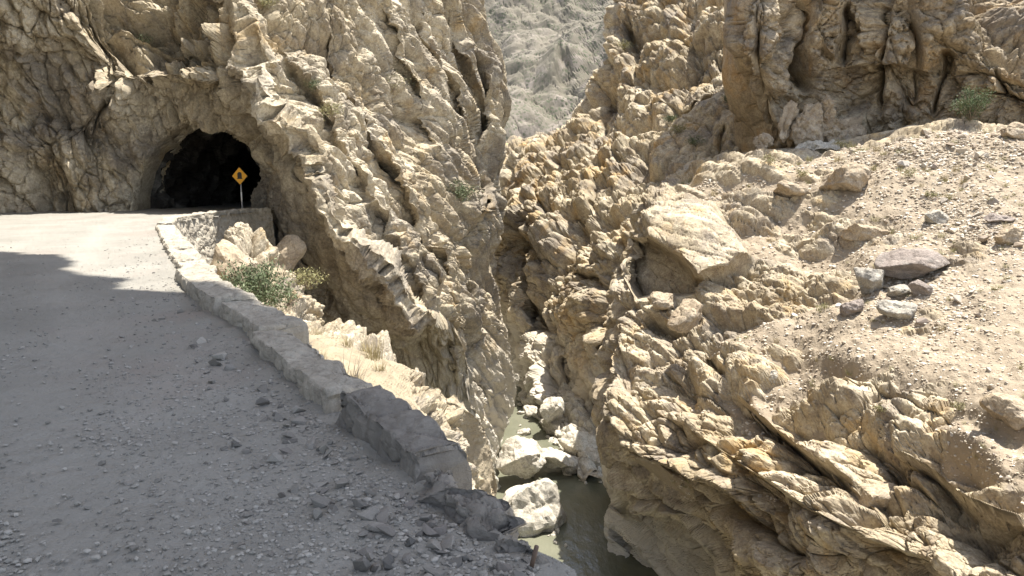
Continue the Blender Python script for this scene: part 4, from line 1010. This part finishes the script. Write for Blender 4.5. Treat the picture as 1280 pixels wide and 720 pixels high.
shrub('shrub', 'grey green wispy shrub growing behind the end of the parapet', Vector(at(316, 398, 17.0)), .98, 1.35, 401, M['leaf'], 60, 4600, .045, spread=1.1)
P, _, D = hit('gully_slope', 285, 366)
shrub('shrub', 'low green shrub tight behind the sunlit end parapet block', P-Vector((0, 0, .5)), .6, .7, 402, M['leaf'], 26, 1100, .045)
S_ = SHEETS['rock_slope']; q_ = np.where((np.abs(S_['u']-1215) < 2) & (S_['D'] < 56), S_['v'], 1e9); P = Vector(S_['P'][np.unravel_index(np.argmin(q_), q_.shape)])-Vector((0, 0, .15))
shrub('shrub', 'rounded dark green bush at the foot of the upper right cliff', P, 1.35, 2.5, 403, M['leafdark'], 50, 3600, .075, long_=1.5)
P, _, D = hit('cliff', 578, 252)
shrub('shrub', 'green bush on the gorge ledge left of the dark rock slot', P, 1.5, 1.5, 404, M['leaf'], 30, 1500, .09, long_=1.5)
P, _, D = hit('gully_slope', 395, 352)
shrub('shrub', 'sparse olive shrub on the rock rib below the brown cliff face', Vector(at(385, 362, 26.2)), .75, .8, 405, M['tuft'], 26, 700, .05)
for k, (u, v, D, r, h, lab) in enumerate([(415, 148, 36.5, .75, 1.1, 'olive bush hanging on the buttress edge right of the tunnel'), (392, 112, 37, .5, .7, 'small pale green bush above the olive bush on the buttress'), (492, 112, 54, 1.6, 1.4, 'wide faint green bush high on the buttress face'), (182, 66, 36.8, .55, 1.3, 'stringy green plant hanging from the lit ledge above the tunnel'), (335, 8, 36, .6, .7, 'green tuft at the top of the cliff over the tunnel'), (912, 128, 64, .9, 1.4, 'green bush in the cleft left of the shaded cliff'), (845, 165, 66, 1.2, 1.2, 'thin green bush on the crag slope'), (838, 150, 68, .8, 1.0, 'little green bush on the crag above the thin bush'), (782, 62, 74, 1.6, 1.5, 'yellow green shrub patch on the left flank of the crag'), (868, 182, 60, 1.1, 1.2, 'pale green shrub where the crag meets the slope')]):
    Pn, _, dd = hit('cliff' if u < 640 else 'gorge_wall', u, v)
    shrub('shrub', lab, Pn-Vector((0, .15, .2)), r, h, 410+k, M['tuft'] if k % 2 == 0 else M['leaf'], 18, 520, .05*max(1, dd/45), long_=1.8)
for k, (u, v, r, lab) in enumerate([(1135, 222, .7, 'small round green bush in the scree below the cliff'), (1050, 185, .7, 'pale green bush under the cream outcrop'), (1100, 515, .32, 'small dark bush on the soil by the ledge'), (1198, 512, .35, 'yellowish small bush among the ledges at right'), (1000, 222, .6, 'dry bush above the tan rocks'), (1160, 245, .4, 'tiny green bush on the bare upper soil'), (960, 205, .8, 'straggly bush at the left of the upper slope')]):
    Pn, _, dd = hit('rock_slope', u, v)
    shrub('bush', lab, Pn-Vector((0, 0, .05)), r, r*1.1, 440+k, M['tuft'], 14, 320, .035*max(1, dd/30), 'bush', 1.6)
# dry grass tufts
TM = [mesh_np('grass_tuft', *blades(70, .16, .42, .012, 500+k), M['dry']) for k in range(4)]
TG = [mesh_np('grass_tuft', *blades(60, .18, .34, .016, 510+k, .8), M['tuft']) for k in range(3)]
Sg = SHEETS['gully_slope']; cand = np.argwhere((Sg['soil'] > .4) & (Sg['u'] > 215) & (Sg['u'] < 520) & (Sg['v'] > 340) & (Sg['v'] < 500))
for k in range(70):
    i, j = cand[random.randrange(len(cand))]; p = Sg['P'][i, j]
    o = link('grass_tuft', random.choice(TM), None, (p[0], p[1], p[2]-.03), (0, 0, random.uniform(0, 6.28)), random.uniform(.5, 1.1))
    tag(o, 'dry straw coloured grass tuft on the bank behind the parapet', 'grass tuft', 'dry grass behind the parapet')
for k in range(150):
    i, j = idx[random.randrange(len(idx))]
    p = S['P'][i, j]; o = link('slope_tuft', random.choice(TG+TM[:1]), None, (p[0], p[1], p[2]-.03), (0, 0, random.uniform(0, 6.28)), random.uniform(.4, 1.0)*S['D'][i, j]/32)
    tag(o, 'little dry grass tuft on the dusty right slope', 'grass tuft', 'dry tufts on the right slope')
for u, v, lab in ((398, 500, 'dark twiggy dead plant growing between the squat and the long parapet blocks'), (222, 395, None)):
    if lab is None: continue
    x, y = ground(u, v, .0); Vb, Fb = blades(46, .10, .42, .007, 530, .9, .2, 4)
    o = link('dead_plant', mesh_np('dead_plant', Vb, Fb, M['twig']), None, (x+.25, y+.22, -.02)); tag(o, lab, 'plant')
x, y = ground(236, 350, 0)
o = link('weed', mesh_np('weed', *blades(60, .35, .5, .02, 533, .6), M['dry']), None, (x-.5, y+1.6, -.3)); tag(o, 'yellow dry weed at the corner of the kerb and retaining wall', 'plant')
Pn, _, dd = hit('cliff', 447, 432)
def cactus():
    root = empty('cactus', Vector(at(447, 440, 24.6))); tag(root, 'small columnar green cactus under the brown rock face', 'cactus')
    for k, (dx, h, r) in enumerate(((0, .75, .07), (.16, .45, .06), (-.15, .35, .055))):
        bm = bmesh.new(); bmesh.ops.create_uvsphere(bm, u_segments=22, v_segments=16, radius=1)
        for vtx in bm.verts:
            a = math.atan2(vtx.co.y, vtx.co.x); rr = 1+.12*math.cos(11*a); z = vtx.co.z
            q = (1-abs(z)**5)**.5 if abs(z) < 1 else 0
            vtx.co = Vector((math.cos(a)*r*rr*q+dx, math.sin(a)*r*rr*q, h*(z*.5+.35)))
        bm_obj('stem', bm, M['cactus'], root, False)
cactus()

# ------------------------------------------------------------------ unseen cliff added left of the road, crest shaped to shade the near road
def shade_overhang():
    ys = np.linspace(1.2, 26.4, 100); rows = []
    ex = np.interp(ys, [1.2, 5, 8, 12, 17, 22, 26, 30, 33], [14.8, 13.0, 9.9, 6.1, .5, -4.6, -9.4, -15.4, -18.5])+.5*gnoise(np.stack([ys/1.9, ys*0, ys*0], 1).astype(f32), 611)
    prof = [(-20.5, -2, 0), (-20.5, 8, 0), (-20, 16, 0), (-18, 22, 0), (0, 28, 1), (.0, 29.5, 1), (-.8, 31, 1), (-9, 35, 1), (-28, 38, 0), (-34, 12, 0), (-34, -2, 0)]
    for (a, z, k), (a2, z2, k2) in zip(prof[:-1], prof[1:]):
        x0 = a+(ex if k else 0); x1 = a2+(ex if k2 else 0); m = max(3, int(np.hypot(np.mean(x1-x0), z2-z)/.45))
        for t in np.arange(m)/m: rows.append(np.stack([x0+(x1-x0)*t+0*ys, ys, np.full_like(ys, z+(z2-z)*t)], 1))
    P = np.array(rows); p = P.reshape(-1, 3).astype(f32)
    d = displace(p, [('blk', (3, 3, 2), .5, 1., .1, 601), ('blk', (1.1, 1.1, .9), .2, 1., .05, 602), ('fbm', (4, 4, 4), .4, 4, 603)], I3)
    P = P+np.stack([d, .3*d, .4*d], 1).reshape(P.shape)
    me = mesh_np('unseen_shade_cliff', P.reshape(-1, 3), grid_faces(*P.shape[:2]), M['left'])
    bm = bmesh.new(); bm.from_mesh(me); bm.verts.ensure_lookup_table(); n = len(ys)
    for c in (0, n-1):
        f = bm.faces.new([bm.verts[r*n+c] for r in range(P.shape[0])]); bmesh.ops.triangulate(bm, faces=[f])
    bm.to_mesh(me); bm.free()
    struct(link('unseen_shade_cliff', me))
shade_overhang()

# ------------------------------------------------------------------ light, sky, camera
EL = 74.0; AZ = 68.0            # degrees; azimuth measured from +Y towards +X
sd = Vector((math.sin(R(AZ))*math.cos(R(EL)), math.cos(R(AZ))*math.cos(R(EL)), math.sin(R(EL))))
sl = bpy.data.lights.new('sun', 'SUN'); sl.energy = 4.5; sl.angle = R(.53); sl.color = (1, .955, .88)
so = bpy.data.objects.new('sun', sl); COL.objects.link(so); so.rotation_euler = sd.to_track_quat('Z', 'Y').to_euler(); so.location = sd*60
w = bpy.data.worlds.new('World'); scene.world = w; w.use_nodes = True; nt = w.node_tree; nt.nodes.clear()
ow = nt.nodes.new('ShaderNodeOutputWorld'); bg = nt.nodes.new('ShaderNodeBackground'); sk = nt.nodes.new('ShaderNodeTexSky'); sk.sky_type = 'NISHITA'; sk.sun_disc = False
sk.sun_elevation = R(EL); sk.sun_rotation = R(AZ); sk.dust_density = 3.5; sk.altitude = 1500; bg.inputs[1].default_value = .145
hs = nt.nodes.new('ShaderNodeHueSaturation'); hs.inputs['Saturation'].default_value = .62; nt.links.new(sk.outputs[0], hs.inputs['Color']); nt.links.new(hs.outputs[0], bg.inputs[0]); nt.links.new(bg.outputs[0], ow.inputs[0])
cam = bpy.data.cameras.new('camera'); cam.sensor_width = 36; cam.lens = F/1280*36; cam.clip_start = .05; cam.clip_end = 6000
co = bpy.data.objects.new('camera', cam); COL.objects.link(co); co.location = (0, 0, EYE); co.rotation_euler = (R(90)-PITCH, 0, 0); scene.camera = co
scene.render.resolution_x, scene.render.resolution_y = 1024, 576
scene.view_settings.view_transform = 'Standard'; scene.view_settings.look = 'None'; scene.view_settings.exposure = 1.38; scene.view_settings.gamma = 1
scene.cycles.max_bounces = 6; scene.cycles.diffuse_bounces = 3
